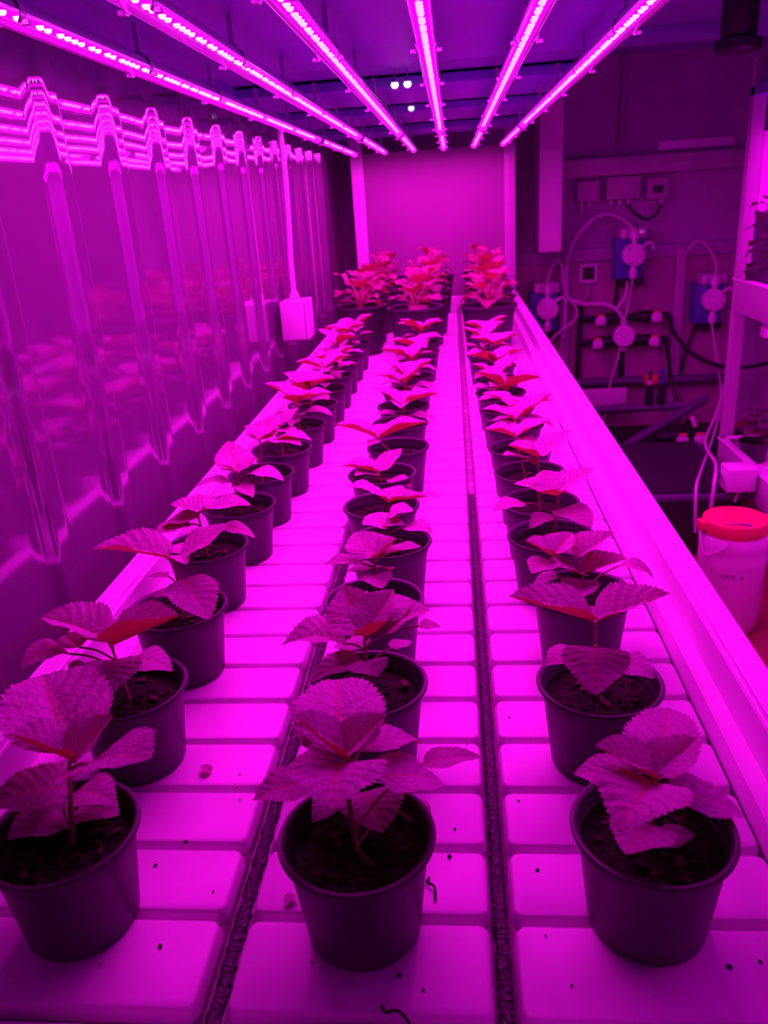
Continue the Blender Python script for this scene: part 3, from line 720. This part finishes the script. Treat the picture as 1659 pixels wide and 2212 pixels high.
def big_plant(x, y, label, seed):
    rnd = random.Random(seed); root = thing('potted_leafy_plant', label, 'potted plant', (x, y, ZT), 0, 'leafy plants in big black pots')
    child('pot', BIGME, root); s = child('soil', BIGSOIL, root); s.rotation_euler.z = rnd.uniform(0, 6)
    lv = []; a0 = rnd.uniform(0, 6)
    for q in range(10):
        a = a0 + q * 2.4 + rnd.uniform(-.3, .3); f = q / 9
        e = .1 + 1.0 * f + rnd.uniform(-.2, .2); stl = .045 + .05 * f + rnd.uniform(0, .02)
        b = Vector((.012 * math.cos(a) + stl * .45 * math.cos(a) * (1 - .5 * f), .012 * math.sin(a) + stl * .45 * math.sin(a) * (1 - .5 * f), .172 + stl * (.5 + .6 * f)))
        L = rnd.uniform(.055, .08); e2 = e - .45
        d = Vector((math.cos(a) * math.cos(e2), math.sin(a) * math.cos(e2), math.sin(e2)))
        lv.append((b, b + d * L, L * rnd.uniform(.9, 1.1), rnd.uniform(5, 25), rnd.uniform(.05, .22)))
    for b, t, W, fo, ar in lv: leaf(root, b, t, W, fo, ar, m=LEAF2, rd=True, rnd=rnd)
    bm = nb()
    for l in lv:
        b = l[0]; s = Vector((b.x * .15, b.y * .15, .168)); mid = (s * .55 + b * .45) + Vector((-b.x * .15, -b.y * .15, .012)); tube(bm, smooth_path([s, mid, b], 4), [.0042] * 4 + [.003] * 5, 6)
    obj('stem', bm, STEM, root)
BIG = [('left', [(-.372, 3.25), (-.375, 3.49), (-.365, 3.76), (-.36, 4.05), (-.35, 4.36)]), ('middle', [(-.148, 3.12), (-.13, 3.38), (-.115, 3.66), (-.12, 3.95), (-.10, 4.3)]), ('right', [(.125, 3.07), (.14, 3.33), (.15, 3.6), (.15, 3.88), (.155, 4.15), (.155, 4.42)])]
for row, lst in BIG:
    for i, (x, y) in enumerate(lst):
        big_plant(x, y, 'leafy plant in big black pot, %s from the front in the %s row' % (ORD[i], row), i * 5 + len(row))

# ------------------------------------------------------------------ debris on the tray
r = random.Random(11)
bm = nb(); vs = bmesh.ops.create_icosphere(bm, subdivisions=2, radius=1)['verts']
for v in vs: v.co = Vector((v.co.x * .0016 * r.uniform(.7, 1.3), v.co.y * .0024 * r.uniform(.7, 1.3), v.co.z * .0011))
o = obj('soil_crumb', bm, SOIL); CR = o.data; bpy.data.objects.remove(o)
for x, y in ((.075, .455), (-.265, .482), (-.31, .463), (-.132, .47), (-.06, .46), (-.04, .448), (.03 + .03, .50), (-.235, .54), (-.075 + .06, .62), (-.02, .585), (.06, .57), (-.24, .66), (-.28, .60), (.05, .66), (-.30, .57), (-.21 - .04, .70), (.20, .475), (.225, .48), (-.0, .75), (.05, .80)):
    o = bpy.data.objects.new('soil_crumb', CR); C.objects.link(o); o.location = (x, y, ZT + .0009); s = r.uniform(.4, 1.1); o.scale = (s, s, s); o.rotation_euler.z = r.uniform(0, 6)
    tag(o, 'tiny dark crumb of soil lying on the white ribbed tray', 'soil crumb', 'soil crumbs on the tray')
for x, y, rz, L, lab in ((-.158, .535, 2.4, .016, 'small pink scrap of leaf lying left of the nearest middle pot'), (-.283, .70, 1.0, .02, 'crumpled red scrap of leaf lying beside the second left pot')):
    o = bpy.data.objects.new('leaf_scrap', list(LCACHE.values())[0]); C.objects.link(o); o.location = (x, y, ZT + .0035); o.rotation_euler = (.12, .1, rz); o.scale = (L * .6, L * .8, L * .6); tag(o, lab, 'leaf scrap')
for x, y, rz, lab in ((-.036, .545, .3, 'dark dry stalk lying right of the nearest middle pot'), (-.06, .425, 1.1, 'short dark stalk at the front edge of the middle column')):
    bm = nb(); tube(bm, smooth_path([(0, -.012, .0015), (.003, 0, .004), (-.002, .008, .003), (.002, .014, .0015)], 4), .0012, 6)
    o = obj('dry_stalk', bm, SOIL); o.location = (x, y, ZT); o.rotation_euler.z = rz; tag(o, lab, 'dry stalk')

# ------------------------------------------------------------------ junction box on the left wall
t = thing('junction_box', 'white junction box on the shiny left wall above the left pots', 'junction box', (-.565, 2.9, ZT + .2))
obj('box_body', box(nb(), -.044, .044, -.066, .062, -.07, .062, .005), WHITE, t)
obj('box_lid', box(nb(), .044, .052, -.068, .064, -.072, .064, .004), WHITE, t)
bm = nb(); lathe(bm, [(.009, .061), (.018, .062), (.018, .078), (.014, .086), (.010, .094), (.009, .095)], 14); obj('cable_gland', bm, WHITE, t)
o = obj('conduit', tube(nb(), smooth_path([(-.566, 2.9, ZT + .292), (-.566, 2.9, ZT + .40), (-.56, 2.905, ZT + .52), (-.556, 2.905, ZT + .70), (-.56, 2.9, ZT + .84)], 6), .0105, 10), WHITE); tag(o, 'white conduit rising from the junction box along the shiny left wall', 'conduit')
for z in (.47, .63):
    pass

# ------------------------------------------------------------------ end wall equipment
def wall_box(name, label, x0, x1, z0, z1, screen=False, glands=()):
    cx, cz = (x0 + x1) / 2, (z0 + z1) / 2; hw, hh = (x1 - x0) / 2, (z1 - z0) / 2
    t = thing(name, label, 'control box', (cx, 5.2, ZT + cz))
    obj('box_body', box(nb(), -hw, hw, -.06, 0, -hh, hh, .006), STEELP, t)
    obj('box_lid', box(nb(), -hw, hw, -.075, -.06, -hh, hh, .006), STEELP, t)
    if screen: obj('screen', box(nb(), -hw * .5, hw * .5, -.077, -.075, -hh * .45, hh * .3, .001), BLACK, t)
    for g in glands:
        bm = nb(); lathe(bm, [(.008, -hh - .03), (.013, -hh - .026), (.013, -hh - .008), (.010, -hh)], 12, (g, -.035, 0)); obj('cable_gland', bm, OFFWHITE, t)
    return t
b1 = wall_box('control_box', 'small square control box at the left under the trunking', .737, .861, .48, .594, glands=(-.03, .015))
bm = nb(); tube(bm, [(-.03, -.035, -.085), (-.03, -.035, -.125)], .011); obj('sensor_stub', bm, WHITE, b1)
wall_box('control_box', 'widest control box, in the middle under the trunking, three cable glands', .904, 1.094, .483, .608, glands=(-.06, -.01, .04))
wall_box('control_box', 'control box with a small dark display at the right under the trunking', 1.136, 1.255, .473, .588, screen=True, glands=(.03,))
def hose(name, label, pts, r, m, y=5.12, seg=8, sub=5):
    P3 = [p if len(p) == 3 else (p[0], y, p[1]) for p in pts]
    o = obj(name, tube(nb(), smooth_path([(a, b, c + ZT) for a, b, c in P3], sub), r, seg), m); tag(o, label, 'hose' if 'hose' in name else ('cable' if 'cable' in name else 'pipe')); return o
hose('cable', 'black cable looping between the middle and right control boxes', [(1.039, 5.165, .455), (1.06, .417), (1.12, .37), (1.178, .372), (1.211, .408), (1.226, 5.165, .445)], .008, BLACK, 5.15)
def pump(x, z, label, digits=False):
    t = thing('dosing_pump', label, 'pump', (x, 5.2, ZT + z)); k = 1.0
    obj('pump_body', box(nb(), -.10, .065, -.13, 0, -.15, .09, .012), BLUE, t)
    obj('control_panel', box(nb(), -.085, .075, -.155, -.01, .08, .145, .012), STEELP, t)
    obj('panel_knob', box(nb(), -.075, -.045, -.165, -.15, .085, .135, .006), WHITE, t)
    bm = nb(); lathe(bm, [(.0005, -.19), (.05, -.19), (.064, -.183), (.067, -.165), (.067, -.135), (.05, -.125), (.0005, -.124)], 28, axis='y', org=(.0, 0, -.01)); obj('pump_head', bm, HEADM, t)
    for sx in (-1, 1):
        for sz in (-1, 1):
            bm = nb(); lathe(bm, [(.0005, -.199), (.010, -.198), (.012, -.19), (.012, -.185)], 12, axis='y', org=(sx * .037, 0, -.01 + sz * .037)); obj('head_bolt', bm, WHITE, t)
    for s in (1, -1):
        bm = nb(); lathe(bm, [(.012, -.01 + s * .055), (.016, -.01 + s * .062), (.016, -.01 + s * .085), (.024, -.01 + s * .088), (.024, -.01 + s * .12), (.017, -.01 + s * .135), (.008, -.01 + s * .14)], 16, (0, -.16, 0)); obj('hose_union', bm, HEADM, t)
    bm = nb(); tube(bm, smooth_path([(.05, -.16, .035), (.085, -.16, .055), (.105, -.16, .045), (.112, -.16, .015)], 4), [.009] * 6 + [.007] * 7, 8); obj('bleed_valve', bm, HEADM, t)
    obj('mounting_plate', box(nb(), -.06, .08, -.10, -.005, -.19, -.15, .004), BLACK, t)
    if digits:
        for dx, mm in ((.035, REDDOT), (.05, BLUDOT)): obj('digit', box(nb(), dx - .004, dx + .004, -.158, -.154, .108, .124), mm, t, smooth=False)
    return t
pump(1.058, .185, 'blue dosing pump with round white head, highest of the three on the wall', True)
pump(.560, -.10, 'blue dosing pump with round white head beside the right end of the tray')
pump(1.535, -.10, 'blue dosing pump with round white head, rightmost of the three on the wall')
hose('hose', 'milky hose arching high from the top of the highest pump', [(.668, -.30), (.679, -.05), (.683, .166), (.748, .307), (.84, .392), (.919, .406), (1.001, .37), (1.058, 5.04, .315)], .0095, CLEAR, 5.1)
hose('hose', 'milky hose arching from the leftmost pump and curling back down', [(.560, 5.04, .03), (.574, .092), (.615, .165), (.648, .128), (.661, .033), (.688, -.051), (.739, -.123), (.727, -.192), (.607, -.285), (.56, -.36)], .008, CLEAR, 5.08)
hose('hose', 'milky hose arching from the top of the rightmost pump', [(1.375, 5.18, .10), (1.397, .191), (1.447, .224), (1.504, .185), (1.535, 5.05, .10), (1.535, 5.04, .03)], .0085, CLEAR, 5.12)
hose('hose', 'thick pale hose running across to the top of the round white gauge', [(.70, -.07), (.786, -.1), (.897, -.106), (.968, -.135), (1.011, -.179), (1.030, -.222)], .012, CLEAR, 5.1)
hose('hose', 'thin pale hose hanging long from the side of the rightmost pump', [(1.645, 5.04, -.09), (1.66, 5.03, -.20), (1.655, 5.0, -.45), (1.382, 4.3, -.569), (1.15, 3.72, -.575), (1.068, 3.3, -.54), (1.0, 3.08, -.542), (.99, 3.07, -.7)], .007, CLEAR, 5.04)
hose('hose', 'thin pale hose crossing behind the hanging hose down to the floor', [(1.535, 5.04, -.25), (1.59, 5.03, -.5), (1.60, 4.95, -.68), (1.343, 4.2, -.666), (1.045, 3.4, -.600), (.941, 3.11, -.586), (.943, 3.08, -.758)], .0065, CLEAR, 5.04)
hose('hose', 'pale hose hanging from the highest pump to the valves', [(1.04, 5.1, .02), (1.035, -.06), (1.0, -.115), (.98, -.15)], .009, CLEAR, 5.1)
hose('hose', 'thin hose running straight down from the highest pump behind the round gauge', [(1.058, 5.04, .03), (1.052, -.1), (1.032, -.22), (1.0, -.45), (.96, -.60), (.93, -.85)], .0065, CLEAR, 5.09)
hose('cable', 'black cable hanging under the highest pump', [(.99, 5.15, .02), (.989, -.02), (.986, -.12), (1.0, -.2)], .009, BLACK, 5.16)
hose('cable', 'black power cable hanging under the rightmost pump', [(1.475, 5.15, -.26), (1.46, -.33), (1.42, -.48), (1.40, -.65)], .009, BLACK, 5.16)
hose('hose', 'thick black hose sweeping right from the valves towards the right rack', [(1.30, -.20), (1.337, -.308), (1.442, 5.05, -.427), (1.587, 4.95, -.49), (1.72, 4.9, -.49), (1.84, 4.9, -.47)], .013, BLACK, 5.1)
hose('hose', 'thick black hose dropping from the upper right valve to the lower valves', [(1.285, -.335), (1.31, -.45), (1.335, -.6), (1.36, 4.95, -.76), (1.25, 4.55, -.745)], .012, BLACK, 5.1)
for x0, z0, x1, z1, lab in ((1.344, .19, 1.385, -.88, 'grey vertical trunking between the pumps on the lower wall'), (.672, .14, .686, -.60, 'grey vertical trunking left of the small display')):
    bm = nb(); box(bm, -.03, .03, -.014, .014, -.535 if z1 < -.7 else -.37, .535 if z1 < -.7 else .37, .003)
    o = obj('cable_trunking', bm, STEELP); o.location = ((x0 + x1) / 2, 5.168, ZT + (z0 + z1) / 2); tag(o, lab, 'cable trunking')
t = thing('wall_display', 'small square white-framed display with a black screen on the lower wall', 'display', (.819, 5.2, ZT + .072))
bm = nb()
for a in ((-.054, .054, .036, .056), (-.054, .054, -.056, -.036), (-.054, -.036, -.036, .036), (.036, .054, -.036, .036)): box(bm, a[0], a[1], -.04, 0, a[2], a[3], .003)
obj('frame', bm, WHITE, t); obj('screen', box(nb(), -.038, .038, -.03, -.005, -.038, .038, .001), BLACK, t)
hose('cable', 'grey cable curling down from the small square display', [(.82, 5.17, .02), (.822, -.03), (.80, -.075), (.74, -.09)], .007, STEELP, 5.15)
t = thing('round_gauge', 'round white disc-shaped gauge between the four valves', 'gauge', (1.034, 5.12, ZT - .305))
bm = nb(); lathe(bm, [(.0005, -.05), (.058, -.05), (.066, -.042), (.066, .01), (.05, .03), (.0005, .03)], 36, axis='y'); obj('gauge_body', bm, HEADM, t)
for s, z in ((1, .06), (-1, -.06)):
    bm = nb(); lathe(bm, [(.014, z), (.02, z + s * .008), (.02, z + s * .03), (.013, z + s * .036)], 16); obj('hose_union', bm, HEADM, t)
def valve(x, z, label, y=5.1, s=1.0, side=1):
    t = thing('ball_valve', label, 'valve', (x, y, ZT + z))
    bm = nb(); lathe(bm, [(.0005, -.075), (.024, -.074), (.024, -.05), (.034, -.048), (.034, .048), (.024, .05), (.024, .074), (.0005, .075)], 18, axis='x', org=(.05 * side, .03, 0)); obj('valve_body', bm, BLACK, t)
    bm = nb(); lathe(bm, [(.012, -.05), (.016, 0), (.016, .03)], 12, axis='y'); obj('spindle', bm, BLACK, t)
    bm = nb(); box(bm, -.031, .031, -.075, -.03, -.026, .022, .012); box(bm, -.02, .02, -.07, -.035, .01, .034, .008)
    obj('handle', bm, WHITE, t)
    obj('lever_tab', box(nb(), -.022, .022, -.068, -.04, .026, .04, .004), REDP, t)
valve(.881, -.20, 'black ball valve with a white handle, upper left of the four round the gauge')
valve(1.212, -.195, 'black ball valve with a white handle, upper right of the four round the gauge', side=-1)
valve(.868, -.34, 'black ball valve with a white handle, lower left of the four round the gauge')
valve(1.207, -.34, 'black ball valve with a white handle, lower right of the four round the gauge', side=-1)
def pipe(label, a, b, r, m=None, name='pipe'):
    o = obj(name, tube(nb(), [a, b], r, 14), m or DPURP); tag(o, label, 'pipe'); return o
pipe('dark horizontal pipe through the two upper valves', (.76, 5.14, ZT - .195), (1.31, 5.14, ZT - .195), .017, BLACK)
pipe('dark horizontal pipe through the two lower valves', (.76, 5.14, ZT - .34), (1.31, 5.14, ZT - .34), .017, BLACK)
pipe('dark vertical pipe below the left valves', (.775, 5.15, ZT - .12), (.765, 5.15, ZT - .62), .016, BLACK)
pipe('dark vertical pipe behind the round gauge', (1.03, 5.17, ZT - .34), (1.04, 5.17, ZT - .58), .02, BLACK)
pipe('dark thick horizontal pipe low on the end wall', (.74, 5.13, ZT - .59), (1.66, 5.13, ZT - .60), .028)
pipe('dark long horizontal pipe near the floor in front of the end wall', (.72, 4.7, ZT - .66), (1.32, 4.7, ZT - .655), .026)
pipe('grey diagonal pipe slanting up to the right near the floor', (.86, 4.45, ZT - .86), (1.45, 4.75, ZT - .63), .026)
bm = nb(); lathe(bm, [(.028, -.045), (.036, -.04), (.036, -.03), (.033, -.028), (.033, .028), (.036, .03), (.036, .04), (.028, .045)], 20, axis='x'); o = obj('pipe_union', bm, ORANGE); o.location = (1.216, 5.13, ZT - .595); tag(o, 'orange union on the thick horizontal pipe', 'pipe union')
bm = nb(); lathe(bm, [(.026, -.04), (.034, -.035), (.034, .035), (.026, .04)], 20, axis='x'); o = obj('pipe_union', bm, ORANGE); o.location = (1.0, 4.35, ZT - .845); tag(o, 'dull orange union lying low near the floor', 'pipe union')
bm = nb(); lathe(bm, [(.026, -.05), (.036, -.045), (.036, .045), (.026, .05)], 20, axis='x'); o = obj('pipe_union', bm, BLUE); o.location = (.90, 4.35, ZT - .845); tag(o, 'blue union low beside the dull orange one', 'pipe union')
pipe('dark pipe near the floor joining the blue and orange unions', (.80, 4.35, ZT - .845), (1.3, 4.35, ZT - .845), .022, BLACK)
o = obj('white_tag_board', box(nb(), -.15, .142, -.012, .012, -.07, .07, .006), OFFWHITE); o.location = (.915, 5.06, ZT - .69); tag(o, 'plain white rectangular board hanging under the thick dark pipe', 'board')
for x, m2, lab in ((1.19, WHITE, 'black upright sensor probe with a white collar on the low pipe'), (1.262, BLUE, 'black upright sensor probe with a blue top on the low pipe')):
    t = thing('sensor_probe', lab, 'probe', (x * .935, 4.7, ZT - .66 + .026))
    bm = nb(); lathe(bm, [(.028, -.01), (.028, .05), (.022, .055), (.022, .1), (.012, .105), (.012, .14), (.008, .145), (.008, .19), (.0005, .191)], 16); obj('probe_body', bm, BLACK, t)
    bm = nb(); lathe(bm, [(.013, .11), (.015, .112), (.015, .135), (.013, .137)], 14); obj('collar', bm, m2, t)
    if m2 is BLUE:
        bm = nb(); lathe(bm, [(.009, .15), (.011, .152), (.011, .2), (.0005, .201)], 14); obj('probe_cap', bm, BLUE, t)
for x, z, lab in ((1.25, -.79, 'white-handled black valve low by the floor, left of a pair'), (1.345, -.79, 'white-handled black valve low by the floor, right of a pair')):
    valve(x, z, lab, y=4.5, side=1 if x > 1.3 else -1)
o = obj('valve_lever', box(nb(), -.012, .012, -.01, .01, -.034, .034, .006), WHITE); o.location = (1.318, 4.5, ZT - .70); o.rotation_euler.y = -.4; tag(o, 'white lever above the pair of low valves', 'lever')
pipe('black vertical pipe rising between the pair of low valves', (1.30, 4.54, ZT - .9), (1.30, 4.54, ZT - .70), .024, BLACK)
o = obj('dark_floor_sheet', box(nb(), .45, 1.74, 3.96, 5.15, 0, .008, .003), DARKSHEET); tag(o, 'black sheet added for the darkness on the floor under the low pipes', 'dark sheet')  # black sheet added so the red floor stays dark here
# black tank added to fill the dark part of the floor
t = thing('added_dark_tank', 'low black tank added for the darkness beyond the red-lidded drum', 'tank', (.93, 3.52, 0))
bm = nb(); box(bm, -.22, .22, -.36, .36, .0, .25, .02); obj('tank_body', bm, BLACK, t)
obj('tank_rim', box(nb(), -.235, .235, -.375, .375, .25, .275, .006), DPURP, t)
obj('tank_lid', box(nb(), -.21, .21, -.35, .35, .27, .285, .006), BLACK, t)
o = obj('blue_canister', lathe(nb(), [(.0005, 0), (.05, .0), (.055, .01), (.055, .14), (.04, .16), (.02, .165), (.02, .19), (.0005, .19)], 20), BLUE); o.location = (.80, 3.02, 0); tag(o, 'small blue canister on the floor left of the red-lidded drum', 'canister')
# drum
BX, BY = .921, 2.59
t = thing('drum', 'white plastic drum with a bright red lid standing on the floor', 'drum', (BX, BY, 0))
bm = nb(); lathe(bm, [(.0005, .004), (.088, .0), (.100, .006), (.106, .03), (.108, .05), (.109, .24), (.1105, .255), (.1105, .275), (.109, .285), (.1095, .315), (.111, .325), (.108, .345), (.099, .368), (.095, .375), (.0005, .376)], 48); obj('drum_body', bm, DRUMW, t)
bm = nb(); lathe(bm, [(.090, .362), (.104, .362), (.106, .368), (.106, .398), (.103, .406), (.098, .408), (.094, .402), (.0005, .401)], 48); obj('lid', bm, REDP, t)
for a in (185, 5):
    bm = nb(); box(bm, .098, .124, -.022, .022, .372, .404, .006)
    o = obj('lid_lug', bm, REDP, t); o.rotation_euler.z = math.radians(a)
bm = nb(); tube(bm, smooth_path([(-.116, .0, .378), (-.118, -.03, .34), (-.108, -.06, .30), (-.07, -.098, .33), (-.045, -.108, .366)], 6), .003, 6); obj('carry_handle', bm, WHITE, t)
bm = nb(); tube(bm, smooth_path([(-.055, -.05, .4015), (-.02, -.058, .403), (.01, -.064, .403), (.03, -.072, .402)], 5), [.002] * 8 + [.0045] * 8, 6); obj('lid_scuff', bm, INK, t)
# handwritten mark on the drum
cu = bpy.data.curves.new('drum_mark', 'FONT'); cu.body = 'ORTL  8'; cu.size = .02; cu.extrude = .0
to = bpy.data.objects.new('tmp_mark', cu); C.objects.link(to); bpy.context.view_layer.update()
me = bpy.data.meshes.new_from_object(to.evaluated_get(bpy.context.evaluated_depsgraph_get())); bpy.data.objects.remove(to)
bm = nb(); bm.from_mesh(me); bmesh.ops.subdivide_edges(bm, edges=bm.edges, cuts=1)
for v in bm.verts:
    a = math.radians(-108) + (v.co.x - .03) / .11; zz = .225 + v.co.y
    v.co = Vector((.1097 * math.cos(a), .1097 * math.sin(a), zz))
obj('drum_mark', bm, INK, t, smooth=False)

# ------------------------------------------------------------------ right rack
RX0, RX1, RYA, RYB = 1.175, 1.80, .2, 3.62
t = thing('grow_rack', 'rack along the right wall with two white trays, cut off by the frame', 'rack', (1.49, 1.9, 0)); gx, gy = 1.49, 1.9
for x in (1.225, 1.775):
    for y in (3.67, .15): obj('upright_post', box(nb(), x - .025 - gx, x + .025 - gx, y - .025 - gy, y + .025 - gy, 0, ZT + 1.0, .004), STEELP, t)
obj('end_board', box(nb(), 1.268 - gx, 1.44 - gx, 3.69 - gy, 3.70 - gy, ZT + .42, ZT + .735, .001), OFFWHITE, t)
obj('top_shelf', box(nb(), 1.2 - gx, 1.8 - gx, .15 - gy, 3.7 - gy, ZT + .86, ZT + .90, .004), DECK, t)
for z in (ZT - .68, ZT + .02):
    for y in (.5, 1.9, 3.3): obj('bearer', box(nb(), 1.2 - gx, 1.8 - gx, y - .02 - gy, y + .02 - gy, z - .045, z - .005, .003), STEELP, t)
def rtray(zr, label, depth=.13):
    t = thing('growing_tray', label, 'growing tray', (1.4875, 1.91, zr + ZT)); hx, hy = (RX1 - RX0) / 2, (RYB - RYA) / 2
    bm = nb()
    for a in ((-hx, -hx + .008, -hy, hy), (hx - .008, hx, -hy, hy), (-hx, hx, -hy, -hy + .008), (-hx, hx, hy - .008, hy)): box(bm, *a, -depth, -.004, .002)
    obj('tray_side', bm, STEELP, t)
    bm = nb()
    for a in ((-hx - .006, -hx + .03, -hy, hy), (hx - .03, hx + .006, -hy, hy), (-hx, hx, -hy - .006, -hy + .03), (-hx, hx, hy - .03, hy + .006)): box(bm, *a, -.005, .003, .002)
    obj('side_rim', bm, WHITE, t)
    bm = nb(); box(bm, -hx + .005, hx - .005, -hy + .005, hy - .005, -.075, -.06)
    for q in range(int(2 * hy / .0812) - 1): pad(bm, -hx + .035, hx - .035, -hy + .04 + q * .0812, -hy + .112 + q * .0812)
    for v in bm.verts:
        if v.co.z > -.05: v.co.z -= .05
    obj('tray_floor', bm, WHITE, t, smooth=False)
rtray(-.525, 'white tray on the lower level of the right rack, white box fixed to its side')
rtray(.172, 'white tray on the upper level of the right rack, glowing tube beneath it')
t = thing('junction_box', 'white box fixed to the outer side of the lower right tray', 'junction box', (1.11, 3.14, ZT - .545))
obj('box_body', box(nb(), -.057, .057, -.05, .05, -.052, .045, .006), WHITE, t)
bm = nb(); tube(bm, smooth_path([(.0, 0, -.05), (.003, -.005, -.07), (-.004, -.01, -.088), (-.008, -.012, -.105)], 4), [.012] * 5 + [.006] * 8, 8); obj('drip_spout', bm, OFFWHITE, t)
for x, nm in ((1.235, 'nearest the aisle'), (1.46, 'in the middle'), (1.69, 'nearest the wall')):
    led_tube(x, .4, 3.35, ZT + .012, 'LED tube under the upper tray of the right rack, %s' % nm, 'LED tubes under the right upper tray', chips=(x < 1.3), drop=.035, strip=STRIPR)
    led_tube(1.42 + (x - 1.235) * .7, .4, 3.6, ZT + .78, 'LED tube under the top shelf of the right rack, %s' % nm, 'LED tubes under the right top shelf', chips=False, drop=.865, strip=STRIPT)
def herb(x, y, z, label, seed, tall):
    rnd = random.Random(seed); root = thing('potted_herb', label, 'potted plant', (x, y, ZT + z), 0, 'dark herbs on the right rack')
    child('pot', POTME, root); child('soil', SOILS[1], root); lv = []
    for q in range(16):
        a = q * 2.4 + rnd.uniform(-.4, .4); h = .11 + tall * (q / 15); b = Vector((.02 * math.cos(a), .02 * math.sin(a), h)); e = rnd.uniform(-.7, .2); L = rnd.uniform(.05, .08)
        lv.append((b, b + Vector((math.cos(a) * math.cos(e), math.sin(a) * math.cos(e), math.sin(e))) * L))
    for b, t_ in lv: leaf(root, b, t_, .045, 12, .15, m=HERB, rd=True, rnd=rnd)
    stem_mesh(root, (0, 0, .11 + tall), [l[0] for l in lv], .079, m=HERB)
herb(1.243, 3.5, .112, 'dark bushy herb on the upper tray of the right rack', 4, .26)
herb(1.262, 3.42, -.585, 'dark drooping herb on the lower tray of the right rack', 8, .13)
# dark ducting near the ceiling at the upper right
t = thing('ventilation_duct', 'dark round ventilation duct hanging near the ceiling at the upper right', 'duct', (1.075, 3.5, ZT + 1.06))
bm = nb(); lathe(bm, [(.045, -.02), (.06, -.01), (.065, 0), (.065, .178)], 24); obj('duct_body', bm, BLACK, t)
bm = nb(); lathe(bm, [(.0005, -.065), (.075, -.06), (.085, -.05), (.085, -.02), (.06, -.01)], 24); obj('duct_flange', bm, BLACK, t)
for y, z, lab in ((3.2, 1.16, 'nearer dark cross beam under the ceiling'), (4.4, 1.19, 'farther dark cross beam under the ceiling')):
    o = obj('ceiling_beam', box(nb(), .40, 1.84, y - .03, y + .03, ZT + z - .02, ZC, .004), CEIL); o['kind'] = 'structure'; o['label'] = lab; o['category'] = 'beam'
